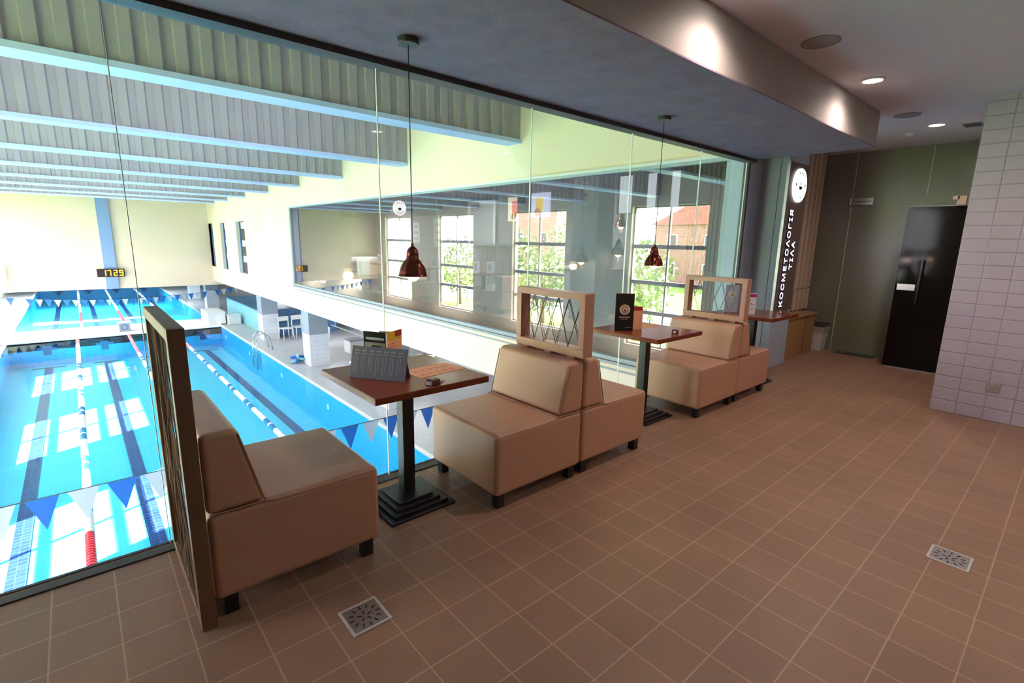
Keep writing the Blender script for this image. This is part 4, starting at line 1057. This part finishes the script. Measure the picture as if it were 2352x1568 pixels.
def tree(x, y, h, r, lab, n=900):
    t = thing('garden_tree', lab, 'tree', (x, y, -3.1), group='trees outside the pool hall')
    MB().tube([(0, 0, 0), (0.05, 0, h*0.5), (0, 0.05, h*0.8)], [0.14, 0.10, 0.04], 8).build('trunk', M['bark'], t, smooth=True)
    m = MB(); rnd = random.Random(int(x*10+y))
    for k in range(n):
        a = rnd.uniform(0, 2*PI); u = rnd.uniform(-1, 1); rr = r*rnd.uniform(0.5, 1)
        c = Vector((math.cos(a)*rr*math.sqrt(1-u*u), math.sin(a)*rr*math.sqrt(1-u*u), h*0.62+u*rr*1.15))
        s_ = rnd.uniform(0.08, 0.2)
        e1 = Vector((rnd.uniform(-1, 1), rnd.uniform(-1, 1), rnd.uniform(-1, 1))).normalized()*s_
        e2 = e1.orthogonal().normalized()*s_*0.5
        m.add([c-e1, c+e2, c+e1, c-e2], [(0, 1, 2, 3)])
    m.build('crown', M['leaf'], t)
tr = [(-9.0, 12, 4.5, 1.7), (-10.5, 15.5, 5.5, 2.0), (-8.5, 18, 3.6, 1.4), (-10, 22, 5.0, 1.9), (-9.3, 5.0, 3.6, 1.3), (-19, 26, 6.0, 2.2), (-18, 10.5, 5.0, 2.0), (-9.5, 27.5, 4.5, 1.8)]
ords = ['first', 'second', 'third', 'fourth', 'fifth', 'sixth', 'seventh', 'eighth']
for i, (x, y, h_, r_) in enumerate(tr): tree(x, y, h_, r_, 'green leafy tree outside the pool hall, %s of the row seen mirrored' % ords[i])
fe = thing('street_fence', 'thin dark railing along the pale road outside the pool hall', 'fence', (-11.6, 0, -3.1))
m = MB().box(-0.02, 0.02, -2, 30, 1.0, 1.04).box(-0.02, 0.02, -2, 30, 0.5, 0.53)
m.build('rail', M['dkgrey'], fe)
m = MB()
for k in range(22): m.box(-0.025, 0.025, -2+k*1.5, -1.95+k*1.5, 0, 1.04)
m.build('posts', M['dkgrey'], fe)

# ------------------------------------------------------------------ LIGHT
wd = bpy.data.worlds.new('sky'); bpy.context.scene.world = wd; wd.use_nodes = True
nt = wd.node_tree
for n in list(nt.nodes): nt.nodes.remove(n)
out = nt.nodes.new('ShaderNodeOutputWorld'); bg = nt.nodes.new('ShaderNodeBackground')
bg.inputs['Color'].default_value = (0.93, 0.93, 1.0, 1); bg.inputs['Strength'].default_value = 10.0
nt.links.new(bg.outputs[0], out.inputs[0])
sun = bpy.data.lights.new('sun', 'SUN'); sun.energy = 100; sun.color = (1, 0.95, 0.86); sun.angle = math.radians(0.6)
so_ = bpy.data.objects.new('sun', sun); C.objects.link(so_)
d = Vector((0.60, 0.26, -0.74)); so_.rotation_euler = d.to_track_quat('-Z', 'Y').to_euler()
for a, b in wins[:5]:
    al = bpy.data.lights.new('window_portal', 'AREA'); al.shape = 'RECTANGLE'; al.size = b-a; al.size_y = 5.1
    al.cycles.is_portal = True
    o = bpy.data.objects.new('window_portal', al); C.objects.link(o)
    o.location = (HX0-0.30, (a+b)/2, 0.2); o.rotation_euler = Matrix(((0, 0, -1), (-1, 0, 0), (0, 1, 0))).to_euler()
# unseen strip lamps between the beams, added to brighten the pool hall
def strip(y):
    t = thing('fill_strip', 'long added fill-light strip between the roof beams of the pool hall', 'lamp', (0.3, y, 4.598), group='added fill-light strips between the roof beams')
    MB().box(-3.5, 3.5, -0.08, 0.08, 0, 0.1).build('housing', M['white'], t)
    al = bpy.data.lights.new('fill_strip_light', 'AREA'); al.shape = 'RECTANGLE'; al.size = 7.0; al.size_y = 0.16; al.energy = 60
    al.color = (0.9, 0.96, 1)
    o = bpy.data.objects.new('fill_strip_light', al); C.objects.link(o); o.parent = t; o.location = (0, 0, -0.01)
for y in (6.6, 10.2, 13.8, 17.2, 20.6, 24.0, 27.0): strip(y)
for y in (36.0, 44.0):  # unseen lamps added to lift the dark far pool
    t = thing('fill_strip', 'added fill-light strip over the far pool at y %d' % y if False else 'added fill-light strip over the far pool beyond the end wall', 'lamp', (0.3, y, -1.282), group='added fill-light strips over the far pool')
    MB().box(-3.5, 3.5, -0.08, 0.08, 0, 0.03).build('housing', M['white'], t)
    al = bpy.data.lights.new('fill_strip_light', 'AREA'); al.shape = 'RECTANGLE'; al.size = 7.0; al.size_y = 0.16; al.energy = 420
    o = bpy.data.objects.new('fill_strip_light', al); C.objects.link(o); o.parent = t; o.location = (0, 0, -0.01)
for (y, x) in ((12.0, 7.4), (19.0, 7.4), (28, 7.8), (5.5, 7.4)):
    t = thing('panel_lamp', 'flat ceiling panel lamp over the lower deck', 'lamp', (x, y, -1.202), group='panel lamps over the lower deck')
    MB().box(-0.6, 0.6, -0.6, 0.6, -0.02, -0.001).build('housing', M['white'], t)
    al = bpy.data.lights.new('panel_light', 'AREA'); al.size = 1.1; al.energy = 22
    o = bpy.data.objects.new('panel_light', al); C.objects.link(o); o.parent = t; o.location = (0, 0, -0.03)
for (y, x) in ((5.0, 6.6), (9.5, 6.9), (14.5, 6.9)):
    t = thing('downlight', 'round downlight in the ceiling of the room behind the tinted window', 'downlight', (x, y, 2.69), group='downlights behind the tinted window')
    MB().disc((0, 0, -0.006), 0.08, n=30, t=0.005).build('lens', M['down'], t)
    al = bpy.data.lights.new('room_light', 'AREA'); al.size = 0.3; al.energy = 110; al.color = (1, 0.95, 0.88)
    o = bpy.data.objects.new('room_light', al); C.objects.link(o); o.parent = t; o.location = (0, 0, -0.03)

# ------------------------------------------------------------------ CAMERA
yaw, pit, rol = 0.853318, 0.200498, 0.018594
F_ = Vector((math.cos(pit)*math.cos(yaw), math.cos(pit)*math.sin(yaw), -math.sin(pit)))
R_ = F_.cross(Vector((0, 0, 1))).normalized(); U_ = R_.cross(F_)
R2 = R_*math.cos(rol)+U_*math.sin(rol); U2 = -R_*math.sin(rol)+U_*math.cos(rol)
cam = bpy.data.cameras.new('camera'); co = bpy.data.objects.new('camera', cam); C.objects.link(co)
mw = Matrix((R2, U2, -F_)).transposed().to_4x4(); mw.translation = Vector((-0.56905, -1.87923, 1.45840))
co.matrix_world = mw
cam.sensor_width = 36; cam.lens = 1143.653*36/2352; cam.clip_start = 0.02; cam.clip_end = 300
sc = bpy.context.scene; sc.camera = co
sc.view_settings.view_transform = 'Standard'; sc.view_settings.look = 'None'; sc.view_settings.exposure = 0.92
sc.cycles.use_denoising = True
sc.cycles.use_adaptive_sampling = True; sc.cycles.adaptive_threshold = 0.03
sc.cycles.max_bounces = 8; sc.cycles.diffuse_bounces = 3; sc.cycles.glossy_bounces = 4; sc.cycles.transparent_max_bounces = 16
sc.cycles.sample_clamp_indirect = 6.0; sc.cycles.caustics_reflective = False; sc.cycles.caustics_refractive = False
